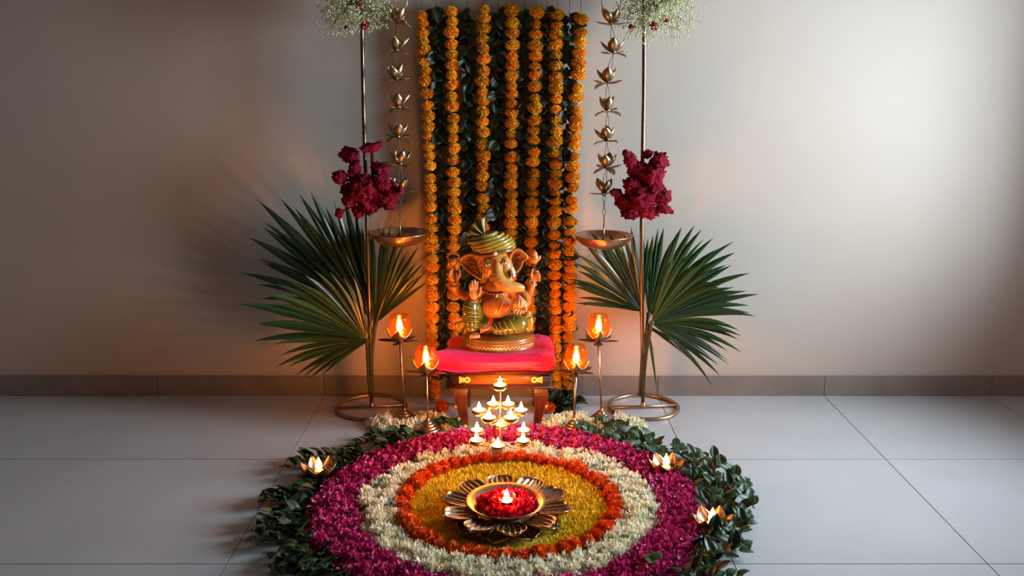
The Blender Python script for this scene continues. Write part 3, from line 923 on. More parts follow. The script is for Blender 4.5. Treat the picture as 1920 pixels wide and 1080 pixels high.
# ------------------------------------------------------------------ flower carpet (rangoli)
RC = Vector((-.013, 2.955))
def bed(name, material, r0, r1, h, seed, nu=14, nv=120, label=None, cat='petals', a0=0, a1=2*PI, cx=None, cy=None, ry=1.0, wob=.012, holes=()):
    cx = RC.x if cx is None else cx; cy = RC.y if cy is None else cy
    def fn(u, v):
        a = a0 + (a1-a0)*v
        e = wob*noise.noise(Vector((math.cos(a)*3.1, math.sin(a)*3.1, seed)))
        r = r0 + (r1-r0)*u + e*(1 if (u > .5 or r0 > .01) else 0)
        x, y = r*math.cos(a), r*math.sin(a)*ry
        prof = min(1.0, (1 - abs(2*u-1))*3.0) if r0 > .01 else min(1.0, (1-u)*2.2)
        z = .001 + h*prof**.6*(.75 + .5*noise.noise(Vector((x*22, y*22, seed + 3.0))))
        for h_ in holes:
            z *= min(1.0, max(0.0, (math.hypot(cx + x - h_.x, cy + y - h_.y) - h_.z)/.03))
        return (cx + x, cy + y, max(z, .0005))
    return MB().sheet(fn, nu, nv), fn
def carpet(name, label, base_mat, petal_mat, r0, r1, h, seed, n, bv, bf, smin, smax, pitch, group=None, cx=None, cy=None, ry=1.0, a0=0, a1=2*PI, edge=.0, keep=None, lift=.004, tuft=0, wob=.012, holes=()):
    g = np.random.default_rng(seed)
    mb, fn = bed(name, base_mat, r0, r1, h, seed, a0=a0, a1=a1, cx=cx, cy=cy, ry=ry, wob=wob, holes=holes)
    o = mb.obj(name, base_mat)
    tag(o, label, 'petals', group, 'stuff')
    u = g.random(n); v = g.random(n)
    rr0 = max(r0, .0)
    rad = np.sqrt(u*((r1+edge)**2 - rr0**2) + rr0**2)
    uu = np.clip((rad - r0)/(r1 - r0), 0, 1)
    pts = np.array([fn(a, b) for a, b in zip(uu, v)])
    # spill a little beyond the edge
    pts[:, 2] += g.uniform(0, lift, n) + .001
    if keep is not None:
        k = np.array([keep(p[0], p[1]) for p in pts]); pts = pts[k]; n = len(pts)
    rxs, rys, rzs = g.uniform(pitch[0], pitch[1], n), g.uniform(-.6, .6, n), g.uniform(0, 2*PI, n)
    if tuft:
        # petals still gathered in flower heads: tufts radiating from their centres
        m = n//tuft
        for j in range(m):
            sl = slice(j*tuft, (j+1)*tuft)
            c0 = pts[j*tuft].copy(); k = tuft
            el = np.arccos(g.uniform(.05, 1, k)); az = g.uniform(0, 2*PI, k)
            pts[sl] = c0 + np.stack([np.sin(el)*-np.sin(az), np.sin(el)*np.cos(az), np.cos(el)*.6], 1)*.006
            rxs[sl] = PI/2 - el - .3; rzs[sl] = az; rys[sl] = g.uniform(-.3, .3, k)
    mats4 = rot_mats(rxs, rys, rzs, g.uniform(smin, smax, n), pts)
    me = scatter_mesh(name + '_petals', petal_mat, bv, bf, mats4)
    c = link('petal_layer', me, o)
    c['kind'] = 'stuff'
    return o
def petal_shape(L, W, nu, nv, a0, a1, cup):
    mb = MB().sheet(petal_fn(L, W, a0, a1, cup, lambda t: max(.05, math.sin(PI*(.08+.87*t)))**.7), nu, nv)
    return [tuple(p) for p in mb.v], mb.f
ROSE = petal_shape(1.0, .85, 4, 3, -.3, .9, .55)
THIN = petal_shape(1.0, .36, 4, 2, -.5, 1.3, .6)
FINE = petal_shape(1.0, .20, 4, 1, -.4, 1.4, .3)
R_YEL, R_ORG, R_WHT, R_PNK = .352, .378, .530, .700
GRP = 'rings of the flower carpet'
LAN_H = [Vector((b.x, b.y, .058)) for b in LAN_POS]
diya_xy = [F(1248, 893), F(599, 900), F(1334, 1000)]
DIY_H = [Vector((b.x, b.y, .040)) for b in diya_xy]
DISH = Vector((0, 0, 0)); _d = F(948, 938, .088); DISH = Vector((_d.x, _d.y, 0))
carpet('yellow_petal_ring', 'bed of yellow marigold petals around the brass lotus dish', 'yellow_base', 'yellow', .195, R_YEL, .012, 51, 17000, *FINE, .014, .026, (-.4, 1.3), GRP, lift=.008,
       keep=lambda x, y: (x-DISH.x)**2 + (y-DISH.y+.020)**2 > .190**2)
carpet('white_petal_ring', 'ring of creamy white petals outside the orange marigolds', 'cream_base', 'cream', R_ORG + .012, R_WHT, .030, 52, 19500, *THIN, .014, .027, (-.3, 1.3), GRP, edge=.01, lift=.010, wob=.03, tuft=26)
carpet('pink_petal_ring', 'ring of magenta rose petals between white petals and green leaves', 'magenta_base', 'magenta', R_WHT - .012, R_PNK, .030, 53, 9500, *ROSE, .014, .027, (-.3, 1.1), GRP, edge=.012, lift=.012, wob=.03, holes=DIY_H, keep=lambda x, y: all((x-b.x)**2 + (y-b.y)**2 > .056**2 for b in diya_xy))
carpet('white_petal_heap', 'heap of white petals around the right lantern feet', 'cream_base', 'cream', .0, .225, .020, 54, 6500, *THIN, .018, .034, (.0, 1.2), 'heaps of white petals under the lanterns',
       cx=.352, cy=3.715, ry=.52, lift=.010, tuft=24, holes=LAN_H, keep=lambda x, y: all((x-b.x)**2 + (y-b.y)**2 > .074**2 for b in LAN_POS))
carpet('white_petal_heap', 'shadowed heap of petals around the left lantern feet', 'cream_base', 'cream', .0, .20, .018, 55, 5000, *THIN, .018, .034, (.0, 1.2), 'heaps of white petals under the lanterns',
       cx=-.43, cy=3.735, ry=.50, lift=.010, tuft=24, holes=LAN_H, keep=lambda x, y: all((x-b.x)**2 + (y-b.y)**2 > .074**2 for b in LAN_POS))

og = thing('orange_marigold_garland', 'orange marigold garland laid in a ring on the flower carpet', 'garland', (RC.x, RC.y, 0))
rd = random.Random(77)
NO = 52
for k in range(NO):
    a = 2*PI*k/NO + rd.uniform(-.02, .02)
    r = R_ORG + rd.uniform(-.008, .008)
    s = rd.uniform(.86, 1.10)
    m = (Matrix.Translation((r*math.cos(a), r*math.sin(a), .027*s)) @ Matrix.Rotation(a + rd.uniform(-.5, .5), 4, 'Z')
         @ Matrix.Rotation(PI/2 + rd.uniform(-.5, .5), 4, 'X') @ Matrix.Rotation(rd.uniform(0, 6.28), 4, 'Z') @ Matrix.Diagonal((s, s, s, 1)))
    link('marigold', OM[rd.randrange(3)], og, m)
MB().tube([(R_ORG*math.cos(a), R_ORG*math.sin(a), .026) for a in np.linspace(0, 2*PI, 61)[:-1]], .0012, 5, closed=True).obj('string', 'string', og)

# ------------------------------------------------------------------ sprigs of green leaves round the carpet
SL = [leaf_mesh('sprig_leaf_mesh', 'sprig', l, w, f, c, 5, 4) for l, w, f, c in ((.050, .032, .35, .5), (.044, .031, .2, .9), (.056, .033, .5, .2))]
sprigs = []
def make_sprig(seed, loc, label):
    rd = random.Random(seed)
    root = thing('leaf_sprig', label, 'leaves', loc, 'sprigs of green leaves round the flower carpet')
    pts = [(0, -.055, .012), (.004, -.02, .022), (-.002, .02, .026), (.003, .055, .024)]
    cv = [Vector(q) for q in spline(pts, 9)]
    MB().tube(cv, [.0018]*6 + [.0014, .0012, .0008], 5).obj('stem', 'stem', root)
    for k in range(8):
        c = cv[k + 1]
        side = -1 if k % 2 else 1
        yaw = -side*rd.uniform(.5, 1.3) if k < 7 else 0
        link('leaf', SL[rd.randrange(3)], root, Matrix.Translation(c) @ Matrix.Rotation(yaw, 4, 'Z') @ Matrix.Rotation(rd.uniform(-.15, .75), 4, 'X')
             @ Matrix.Rotation(rd.uniform(-.5, .5), 4, 'Y') @ Matrix.Diagonal((*(rd.uniform(.8, 1.15),)*3, 1)))
    return root
rd = random.Random(99)
diya_xy = [F(1248, 893), F(599, 900), F(1334, 1000)]
def clear(x, y):
    return all((x-d.x)**2 + (y-d.y)**2 > .062**2 for d in diya_xy) and all((x-b.x)**2 + (y-b.y)**2 > .085**2 for b in LAN_POS)
spots = []
for row, (r, n) in enumerate(((.725, 60), (.785, 62), (.86, 54))):
    for k in range(n):
        a = 2*PI*(k + .5*row)/n + rd.uniform(-.05, .05)
        rr = r + rd.uniform(-.03, .03)
        x, y = RC.x + rr*math.cos(a), RC.y + rr*math.sin(a)
        if y < 2.36: continue
        if y > 3.45 and -.26 < x < .20: continue
        if y > 3.56 and .05 < x < .32: continue
        if row == 2 and (y > 3.55 or abs(x) < .55): continue
        if row == 2 and rd.random() < .35: continue
        if not clear(x, y): continue
        spots.append((x, y, a))
def zone(x, y):
    if x < 0:
        if y > 3.45: return 'sprig of dark leaves at the back left, beside the left petal heap'
        if y > 3.05: return 'sprig of leaves around the lotus holder left of the carpet'
        if y > 2.70: return 'sprig of leaves along the left side of the magenta petals'
        return 'sprig of leaves at the front left corner of the carpet'
    if y > 3.45: return 'sprig of dark leaves in front of the right petal heap'
    if y > 3.05: return 'sprig of leaves around the upper right lotus holder'
    if y > 2.70: return 'sprig of leaves right of the carpet, beside the nearest lotus holder'
    return 'sprig of leaves at the front right corner of the carpet'
protos = []
for i, (x, y, a) in enumerate(spots):
    lb = zone(x, y)
    rz = a + rd.uniform(-.9, .9)
    if i < 5:
        o = make_sprig(300 + i, (x, y, 0), lb); protos.append(o)
    else:
        o = copy_tree(protos[rd.randrange(5)])
        o.location = (x, y, 0); o['label'] = lb
    o.rotation_euler = (0, 0, rz)
    s = rd.uniform(.95, 1.25); o.scale = (s, s, s)

tl = F(1222, 1050, .055)
tri = thing('leaf_sprig', 'three round pale leaves lying on the magenta petals at the front right', 'leaves', (tl.x, tl.y, .050), 'sprigs of green leaves round the flower carpet')
for k, a in enumerate((-.9, .35, 2.9)):
    link('leaf', SL[k], tri, Matrix.Rotation(a, 4, 'Z') @ Matrix.Rotation(.25, 4, 'X') @ Matrix.Diagonal((1.25, 1.0, 1.0, 1)))
MB().tube([(0, 0, .0), (.004, -.03, -.004)], .0014, 5).obj('stem', 'stem', tri)

# ------------------------------------------------------------------ lotus candle holders in the leaves
DI = [MB().sheet(petal_fn(.092, .066, .25, 1.45, .35, lambda t: (math.sin(PI*min(.5, .16+.34*t/.5)) if t < .5 else max(0, 1-((t-.5)/.5)**1.4)), r0=.012), 9, 4, .0011).mesh('holder_petal_mesh', 'copper'),
      MB().sheet(petal_fn(.084, .060, .05, .80, .35, lambda t: (math.sin(PI*min(.5, .16+.34*t/.5)) if t < .5 else max(0, 1-((t-.5)/.5)**1.4)), r0=.012), 9, 4, .0011).mesh('holder_petal_mesh_b', 'brass_dark')]
def diya(p, label, cl, rz):
    root = thing('lotus_candle_holder', label, 'candle holder', (p.x, p.y, 0), 'metal lotus candle holders in the leaves')
    MB().lathe([(.0, .0), (.028, .0), (.030, .004), (.026, .008), (.026, .012), (.0, .012)], 24).obj('base', 'brass_dark', root)
    for k in range(6):
        link('petal', DI[0], root, TRS((0, 0, .011), (0, 0, rz + k*PI/3)))
    for k in range(6):
        link('outer_petal', DI[1], root, TRS((0, 0, .006), (0, 0, rz + PI/6 + k*PI/3)))
    tealight((p.x, p.y, .0135), cl, 'candles in the lotus holders', .95, True, 'lotus_candle', 1.0, FLM_DIYA)
diya(diya_xy[0], 'metal lotus candle holder in the leaves at the upper right of the carpet', 'candle in the lotus holder at the upper right of the carpet', .5)
diya(diya_xy[1], 'metal lotus candle holder in the leaves left of the carpet', 'candle in the lotus holder left of the carpet', .6)
diya(diya_xy[2], 'metal lotus candle holder at the right edge, nearest the camera', 'candle in the nearest lotus holder on the right', .45)

# ------------------------------------------------------------------ brass lotus dish in the middle
dish = thing('lotus_dish', 'brass lotus dish with fluted petals in the middle of the flower carpet', 'dish', DISH)
DZ = .086; DR = .134
MB().lathe([(.0, 0), (.098, 0), (.100, .004), (.090, .010), (.060, .020), (.052, .040), (.070, .050), (.0, .052)], 36).obj('foot', 'brass_dark', dish)
bowlp = [(.001, DZ - .036), (.060, DZ - .034), (.095, DZ - .024), (.120, DZ - .008), (DR, DZ + .002), (DR + .003, DZ + .0035), (DR + .0005, DZ + .0055),
         (.118, DZ - .004), (.094, DZ - .020), (.060, DZ - .0305), (.001, DZ - .032)]
MB().lathe(bowlp, 64).obj('bowl', 'copper', dish)
def flute(L, W, a0, a1, r0, nr=5):
    prof = lambda t: (.55 + .45*math.sin(PI*.5*min(1, t/.55))) if t < .72 else max(.0, math.sqrt(max(0, 1 - ((t-.72)/.28)**2)))*.98 + .02
    f = petal_fn(L, W, a0, a1, .18, prof, r0=r0)
    def fn(u, v):
        s = v*2 - 1
        x, y, z = f(u, v)
        rib = .0042*math.cos(nr*2*PI*v)*min(1, u*2 + .25)
        y += -.010*(s*s)*u + .0030*math.cos(nr*2*PI*v)*max(0, u - .7)/.3
        return (x, y, z + rib)
    return MB().sheet(fn, 12, 40, .0012)
FL1 = flute(.122, .098, .10, .22, .108).mesh('fluted_petal_mesh', 'copper')
FL2 = flute(.118, .100, -.02, .05, .085).mesh('fluted_petal_mesh_b', 'brass')
for k in range(10):
    a = .12 + k*2*PI/10
    link('petal', FL1, dish, TRS((0, 0, DZ - .030), (0, 0, a), (1, 1, 1)))
for k in range(10):
    a = .12 + (k + .5)*2*PI/10
    link('lower_petal', FL2, dish, TRS((0, 0, DZ - .052), (0, 0, a), (1, 1, 1)))
# red petals in the bowl
g = np.random.default_rng(61)
n = 620
rad = .098*np.sqrt(g.random(n)); th = g.uniform(0, 2*PI, n)
keepm = (rad > .026) & ~((np.abs(np.cos(th)*rad - .0) < .026) & (np.sin(th) < 0) & (rad < .055))
rad, th = rad[keepm], th[keepm]; n = len(rad)
pts = np.stack([DISH.x + .006 + rad*np.cos(th), DISH.y + rad*np.sin(th), DZ - .022 + .022*(1 - (rad/.1)**2)*np.random.default_rng(2).uniform(.5, 1.3, n) + .004], 1)
me = scatter_mesh('red_petals', 'red_petal', *ROSE, rot_mats(g.uniform(-.2, 1.2, n), g.uniform(-.7, .7, n), g.uniform(0, 6.28, n), g.uniform(.016, .028, n), pts))
o = link('red_petals', me); tag(o, 'red rose petals piled in the brass lotus dish', 'petals', None, 'stuff')
tealight((DISH.x + .004, DISH.y - .012, DZ - .006), 'lit tea light among red petals in the lotus dish', 'tea lights', 1.0, fs=1.4)

# ------------------------------------------------------------------ candle tree
tp = F(938, 866)
tree = thing('candle_tree', 'brass candle tree with three tiers of tea lights before the stool', 'candle stand', (tp.x, tp.y, 0))
TZ = [P(938, 822, tp.y).z, P(938, 777, tp.y).z, P(938, 729, tp.y).z]
TR = [.106, .083, 0]
MB().lathe([(.0, 0), (.055, 0), (.056, .003), (.040, .007), (.012, .014), (.006, .022), (.0035, .026)], 28).obj('base', 'copper', tree)
MB().tube([(0, 0, .02), (0, 0, TZ[0]), (0, 0, TZ[1]), (0, 0, TZ[2])], .0034, 8).obj('rod', 'copper', tree)
for z in (TZ[0] - .012, TZ[1] - .012, TZ[1] + .03):
    MB().ell((0, 0, z), (.0075, .0075, .006), 12, 8).obj('knot', 'copper', tree)
CUPM = MB().lathe([(.0, -.006), (.010, -.006), (.019, -.003), (.0275, .003), (.0305, .009), (.0292, .009), (.026, .004), (.018, -.0005), (.0, -.001)], 24).mesh('cup_mesh', 'copper')
names_low = ['back', 'back right', 'front right', 'front', 'front left', 'back left']
names_mid = ['back left', 'left', 'front left', 'front right', 'right', 'back right']
link('cup', CUPM, tree, TRS((0, 0, TZ[2])))
tealight((tp.x, tp.y, TZ[2]), 'lit tea light at the very top of the candle tree', 'tea lights', 1.15)
lowa = [88, 28, -32, -94, -150, 152]
mida = [110, 175, -120, -60, 5, 68]
for tier, angs, nms, word in ((0, lowa, names_low, 'wide lower'), (1, mida, names_mid, 'middle')):
    z, r = TZ[tier], TR[tier]
    for k, ad in enumerate(angs):
        a = R(ad)
        e = Vector((r*math.cos(a), r*math.sin(a), z))
        MB().tube([Vector(q) for q in spline([(0, 0, z - .014), (.35*e.x, .35*e.y, z - .026), (.75*e.x, .75*e.y, z - .024), (e.x, e.y, z - .006)], 9)], .0024, 6).obj('arm', 'copper', tree)
        link('cup', CUPM, tree, TRS(e))
        tealight((tp.x + e.x, tp.y + e.y, z), 'lit tea light at the %s of the %s tier of the candle tree' % (nms[k], word), 'tea lights', 1.15)

# ------------------------------------------------------------------ stool
SX0, SX1, SYF, SYB = -.258, .162, 3.69, 4.03
SXC = (SX0 + SX1)/2
ZF0, ZF1 = .192, .268
stool = thing('stool', 'low dark wooden stool with brass inlays under the pink cloth', 'stool', (SXC, (SYF + SYB)/2, 0))
def SL_(x, y, z): return (x - SXC, y - (SYF + SYB)/2, z)
MB().bbox(SL_(SX0 - .012, SYF - .012, ZF1 - .010), SL_(SX1 + .012, SYB + .012, ZF1), .003).obj('seat', 'wood', stool)
MB().bbox(SL_(SX0, SYF, ZF0 + .012), SL_(SX1, SYB, ZF1 - .009), .004).obj('apron', 'wood', stool)
MB().bbox(SL_(SX0 - .014, SYF - .014, ZF0), SL_(SX1 + .014, SYB + .014, ZF0 + .014), .005).obj('moulding', 'wood', stool)
MB().bbox(SL_(SX0 + .048, SYF - .004, ZF0 + .020), SL_(SX1 - .048, SYF + .004, ZF1 - .015), .002).obj('front_panel', 'wood_panel', stool)
# fish-tail inlays and centre boss
def inlay(xc, s):
    zc = (ZF0 + ZF1)/2 + .003
    y0, y1 = SYF - .0075, SYF - .003
    out = [(-.028, -.016), (-.028, .016), (-.004, .0075)]
    out += [(.007 + .0135*math.cos(t), .0135*math.sin(t)) for t in np.linspace(2.35, -2.35, 12)] + [(-.004, -.0075)]
    n = len(out)
    v = [SL_(xc + s*x, y0, zc + z) for x, z in out] + [SL_(xc + s*x, y1, zc + z) for x, z in out]
    f = [tuple(range(n)), tuple(range(2*n-1, n-1, -1))] + [(i, i+n, (i+1) % n + n, (i+1) % n) for i in range(n)]
    o = MB().add(v, f).obj('inlay', 'inlay', stool, smooth=False)
    MB().ell(SL_(xc + s*.006, y0, zc), (.005, .003, .005), 12, 8).obj('rivet', 'umber', o)
inlay(SX0 + .060, 1); inlay(SX1 - .060, -1)
zc = (ZF0 + ZF1)/2 + .004
boss = MB().lathe([(.0, .006), (.007, .005), (.010, .001), (.0105, -.001)], 20, Matrix.Translation(SL_(SXC, SYF - .004, zc)) @ Matrix.Rotation(PI/2, 4, 'X')).obj('boss', 'inlay', stool)
MB().ell(SL_(SXC, SYF - .009, zc), (.004, .003, .004), 10, 8).obj('rivet', 'umber', boss)
for sx in (-1, 1):
    for sy in (-1, 1):
        x = SX0 + .040 if sx < 0 else SX1 - .040
        y = SYF + .035 if sy < 0 else SYB - .035
        pts = [(x, y, ZF0 + .004), (x + sx*.006, y + sy*.004, ZF0 - .04), (x - sx*.002, y, .09), (x - sx*.010, y - sy*.004, .03), (x - sx*.004, y, .0)]
        cv = spline([SL_(*q) for q in pts], 14)
        rads = np.interp(np.linspace(0, 1, 14), [0, .2, .5, .8, 1], [.042, .044, .030, .024, .031])
        leg = MB().tube([Vector(q) for q in cv], list(rads), 4, roll=PI/4).obj('leg', 'leg_wood', stool, smooth=False)
        md = leg.modifiers.new('bevel', 'BEVEL'); md.width = .004; md.segments = 2
        if sy < 0:
            for z in (.045, .105, .160):
                MB().ell(SL_(x + sx*(.026 if z > .1 else .014), y - (.022 if z > .1 else .018), z), (.007, .005, .009), 10, 8).obj('stud', 'inlay', leg)

# ------------------------------------------------------------------ pink cloth
def cloth_fn():
    hx, hy, hz = .230, .186, .036
    cx, cy, czz = SXC - .004, (SYF + SYB)/2, .268 + .033
    nu, nv = 90, 200
    prof = []
    # closed loop round the short section (y,z) swept along x would pinch the ends: use a superellipsoid instead
    def f(u, v):
        th = -PI/2 + PI*u; ph = 2*PI*v
        def sp(c, e): return math.copysign(abs(c)**e, c)
        ct, st = sp(math.cos(th), .26), sp(math.sin(th), .42)
        x = hx*ct*sp(math.cos(ph), .16); y = hy*ct*sp(math.sin(ph), .16); z = hz*st
        # folds and sag
        n = noise.noise(Vector((x*7, y*7, z*14 + 3.0)))*.010 + noise.noise(Vector((x*22, y*16, z*30)))*.004
        side = max(abs(x)/hx, abs(y)/hy)
        if side > .93 and z > -hz*.9:
            k = .007*math.sin(z*120 + x*9 + 1.0) + .006*math.sin(z*60 - x*21) + n*.9
            y += math.copysign(k, y)*(abs(y) > hy*.8); x += math.copysign(k, x)*(abs(x) > hx*.8)
        if y < -hy*.8 and abs(z) < hz*.95:
            lay = abs(math.sin(PI*(z/hz*.75 + .35 + .16*math.sin(x*7 + 1.2) + .05*math.sin(x*31))))
            y += .015*(1 - lay)**1.5
        if z > 0 and side > .75: z += n*.9
        # pulled-out front left corner, softly upturned
        w = max(0.0, (-x/hx - .55)/.45) * max(0.0, (-y/hy - .1)/.9)
        x -= .075*w; z += .030*w*(1 if z > -hz*.5 else .3)
        if z < 0 and y < -hy*.7: z += .010*math.sin(x*16 + .6) * (abs(z)/hz)
        z = max(z, -hz*.86)
        return (cx + x, cy + y, czz + z)
    return f, nu, nv
cf, nu, nv = cloth_fn()
cl = MB().sheet(cf, nu, nv).obj('pink_cloth', 'silk')
tag(cl, 'folded bright pink cloth on the stool under the statue', 'cloth')
CT = .268 + .033 + .036

# ------------------------------------------------------------------ elephant-headed statue
YS = 3.868
SBASE = Vector((P(820 + 440/3.859, 600, YS).x, YS, CT - .004))
st = thing('elephant_god_statue', 'painted statue of a seated elephant-headed figure in a turban on the pink cloth', 'statue', SBASE)
K = .000612
def S(cx, cy, dy=0.0):
    return P(820 + cx/3.859, 400 + cy/3.859, YS + dy) - SBASE
def Q(pts, n):
    """spline through (cx,cy,dy) points -> local points"""
    return [Vector(q) for q in spline([tuple(S(*p)) for p in pts], n)]
# plinth
pr = .164
MB().lathe([(.0, 0), (pr*.97, 0), (pr, .004), (pr, .009), (pr*.985, .012), (pr*.985, .030), (pr*1.0, .033), (pr*1.01, .038), (pr*.99, .043),
            (pr*.955, .045), (pr*.965, .049), (pr*.95, .053), (.0, .054)], 72, sy=.82).obj('plinth', 'plinth', st)
key = []
for i in range(0, 181):
    t = i/180
    a = R(-150 + 130*t)
    w = math.sin(t*2*PI*21)
    w = max(-1, min(1, w*2.2))
    key.append((pr*.992*math.cos(a), pr*.992*.82*math.sin(a), .021 + .0055*w))
MB().tube(key, .0017, 5).obj('wavy_border', 'ivory', st)
# back and torso
tor = MB()
tor.ell(S(430, 560, .01), (.062, .055, .075), 24, 16)
tor.ell(S(425, 672, -.030), (116*K, .066, 98*K), 32, 22)
tor.ell(S(320, 560, .005), (.035, .034, .035), 16, 12)
tor.ell(S(560, 560, .005), (.035, .034, .035), 16, 12)
tor.ell(S(430, 790, .0), (.105, .06, .045), 20, 14)
remeshed(tor.obj('torso', 'skin', st), .0028, 6)
nv_ = S(415, 702, -.0965)
MB().add([nv_ + Vector((-.009, .002, -.010)), nv_ + Vector((.009, .002, -.010)), nv_ + Vector((0, .002, .012)), nv_ + Vector((0, .008, -.002))],
         [(0, 1, 2), (0, 3, 1), (1, 3, 2), (2, 3, 0)]).obj('navel', 'umber', st, smooth=False)
MB().tube(Q([(500,560,-.062),(488,600,-.083),(470,655,-.096),(440,712,-.095),(395,752,-.078)], 14), .0030, 6).obj('sacred_thread', 'skin_light', st)
nk = MB().tube(Q([(325,548,-.045),(370,572,-.066),(430,578,-.076),(490,566,-.068),(545,545,-.045)], 14), .0055, 8).obj('necklace', 'umber', st)
for i, q in enumerate(Q([(335,556,-.052),(370,578,-.071),(430,585,-.081),(490,572,-.073),(535,553,-.052)], 11)):
    MB().ell(q, .0042, 8, 6).obj('bead', 'skin_light', nk)
MB().ell(S(430, 596, -.083), (.006, .005, .008), 10, 8).obj('pendant', 'ivory', nk)
# head with trunk
hd = MB()
hd.ell(S(428, 350, -.020), (92*K, .058, 96*K), 28, 20)
hd.ell(S(378, 392, -.045), (44*K, .030, 62*K), 18, 14)
hd.ell(S(492, 388, -.045), (46*K, .030, 60*K), 18, 14)
hd.ell(S(370, 425, -.045), (36*K, .026, 40*K), 16, 12)
hd.ell(S(505, 430, -.045), (40*K, .026, 42*K), 16, 12)
hd.ell(S(365, 345, -.055), (34*K, .018, 18*K), 14, 10)
hd.ell(S(485, 330, -.055), (34*K, .018, 18*K), 14, 10)
hd.tube(Q([(430,300,-.045),(432,350,-.062),(432,410,-.080),(440,460,-.092),(468,505,-.100),(515,530,-.103),(565,535,-.100),(612,542,-.094),(630,548,-.092)], 26),
        list(np.interp(np.linspace(0, 1, 26), [0, .15, .3, .45, .6, .75, .88, 1], [20*K, 32*K, 40*K, 49*K, 48*K, 39*K, 27*K, 15*K])), 20)
hd.ell(S(500, 480, -.050), (48*K, .024, 26*K), 14, 10)
remeshed(hd.obj('head', 'skin_pale', st), .0022, 6)
for i in range(6):      # creases across the trunk
    c = Q([(432,410,-.080),(440,460,-.092),(468,505,-.100),(515,530,-.103)], 40)
    j = 4 + i*6
    t = (c[j+1] - c[j-1]).normalized()
    b = t.cross(Vector((0, 1, 0))).normalized()
    rr = np.interp(j/40, [0, .5, 1], [44, 50, 42])*K
    MB().tube([c[j] + (b*math.sin(a) + Vector((0, -1, 0))*math.cos(a))*rr*1.0 for a in np.linspace(-.9, .9, 9)], [.0004]+[.0011]*7+[.0004], 5).obj('trunk_crease', 'skin', st)
# eyes
for (cx, cy, dy) in ((364, 372, -.0790), (484, 356, -.0790)):
    e = MB().ell(S(cx, cy, dy + .002), (23*K, .007, 16*K), 16, 10).obj('eye', 'ivory', st)
    MB().ell(S(cx + 2, cy, dy - .004), (7*K, .0022, 8*K), 10, 8).obj('pupil', 'umber', e)
    MB().tube(Q([(cx-24, cy+2, dy), (cx-10, cy-14, dy-.004), (cx+10, cy-14, dy-.004), (cx+24, cy+2, dy)], 9), .0016, 6).obj('eyelid', 'umber', e)
    MB().tube(Q([(cx-22, cy+4, dy), (cx-8, cy+15, dy-.003), (cx+10, cy+15, dy-.003), (cx+22, cy+4, dy)], 9), .0012, 6).obj('eyelid', 'skin', e)
# tusks and mouth
MB().tube(Q([(528,400,-.050),(540,425,-.066),(550,448,-.076),(548,462,-.080)], 8), list(np.linspace(.0155, .0075, 8)), 12).obj('tusk', 'ivory', st)
MB().tube(Q([(385,455,-.060),(388,472,-.074),(390,488,-.082)], 5), list(np.linspace(.0075, .003, 5)), 10).obj('tusk', 'ivory', st)
MB().ell(S(524, 440, -.072), (.0055, .006, .018), 10, 8).obj('mouth', 'umber', st)
# ears: cupped sheets with folds
def ear(outline, center, dy0, dyc, name, ribs):
    c = S(*center, dyc)
    ring = [S(x, y, d) for x, y, d in outline]
    ring = [Vector(q) for q in spline([tuple(q) for q in ring + [ring[0]]], 49)[:-1]]
    n = len(ring)
    def fn(u, v):
        q = ring[int(round(v*n)) % n]
        s = u**.8
        p = c.lerp(q, s)
        p.y += .010*math.sin(PI*u)          # cupped
        p.y += -.0025*math.cos(v*2*PI*ribs)*math.sin(PI*u)
        return p
    o = MB().sheet(fn, 8, n, .0040).obj(name, 'skin', st)
    MB().tube(ring, .0042, 8, closed=True).obj('ear_rim', 'skin_pale', o)
    return o
e1 = ear([(318,318,-.030),(262,296,-.030),(205,305,-.028),(165,338,-.022),(205,402,-.018),(255,440,-.018),(318,478,-.020),(335,430,-.026),(332,370,-.030)], (285, 380), -.03, -.008, 'ear', 9)
e2 = ear([(520,330,-.030),(536,295,-.030),(568,262,-.032),(605,268,-.034),(652,318,-.036),(622,345,-.026),(606,388,-.020),(575,424,-.020),(545,418,-.026),(532,380,-.030)], (566, 352), -.03, -.006, 'ear', 9)
for pts in ([(215,345,-.020),(245,335,-.022),(275,350,-.020),(290,385,-.016)], [(235,375,-.017),(262,368,-.018),(285,390,-.016),(298,420,-.014)], [(265,410,-.016),(285,410,-.016),(302,432,-.015),(310,455,-.016)]):
    MB().tube(Q(pts, 10), [.0006]+[.0030]*8+[.0006], 6).obj('ear_fold', 'umber', e1)
for pts in ([(600,300,-.026),(575,305,-.024),(555,325,-.020)], [(590,345,-.020),(570,342,-.018),(550,358,-.018)], [(580,380,-.018),(562,376,-.016),(546,390,-.018)]):
    MB().tube(Q(pts, 10), [.0006]+[.0030]*8+[.0006], 6).obj('ear_fold', 'umber', e2)
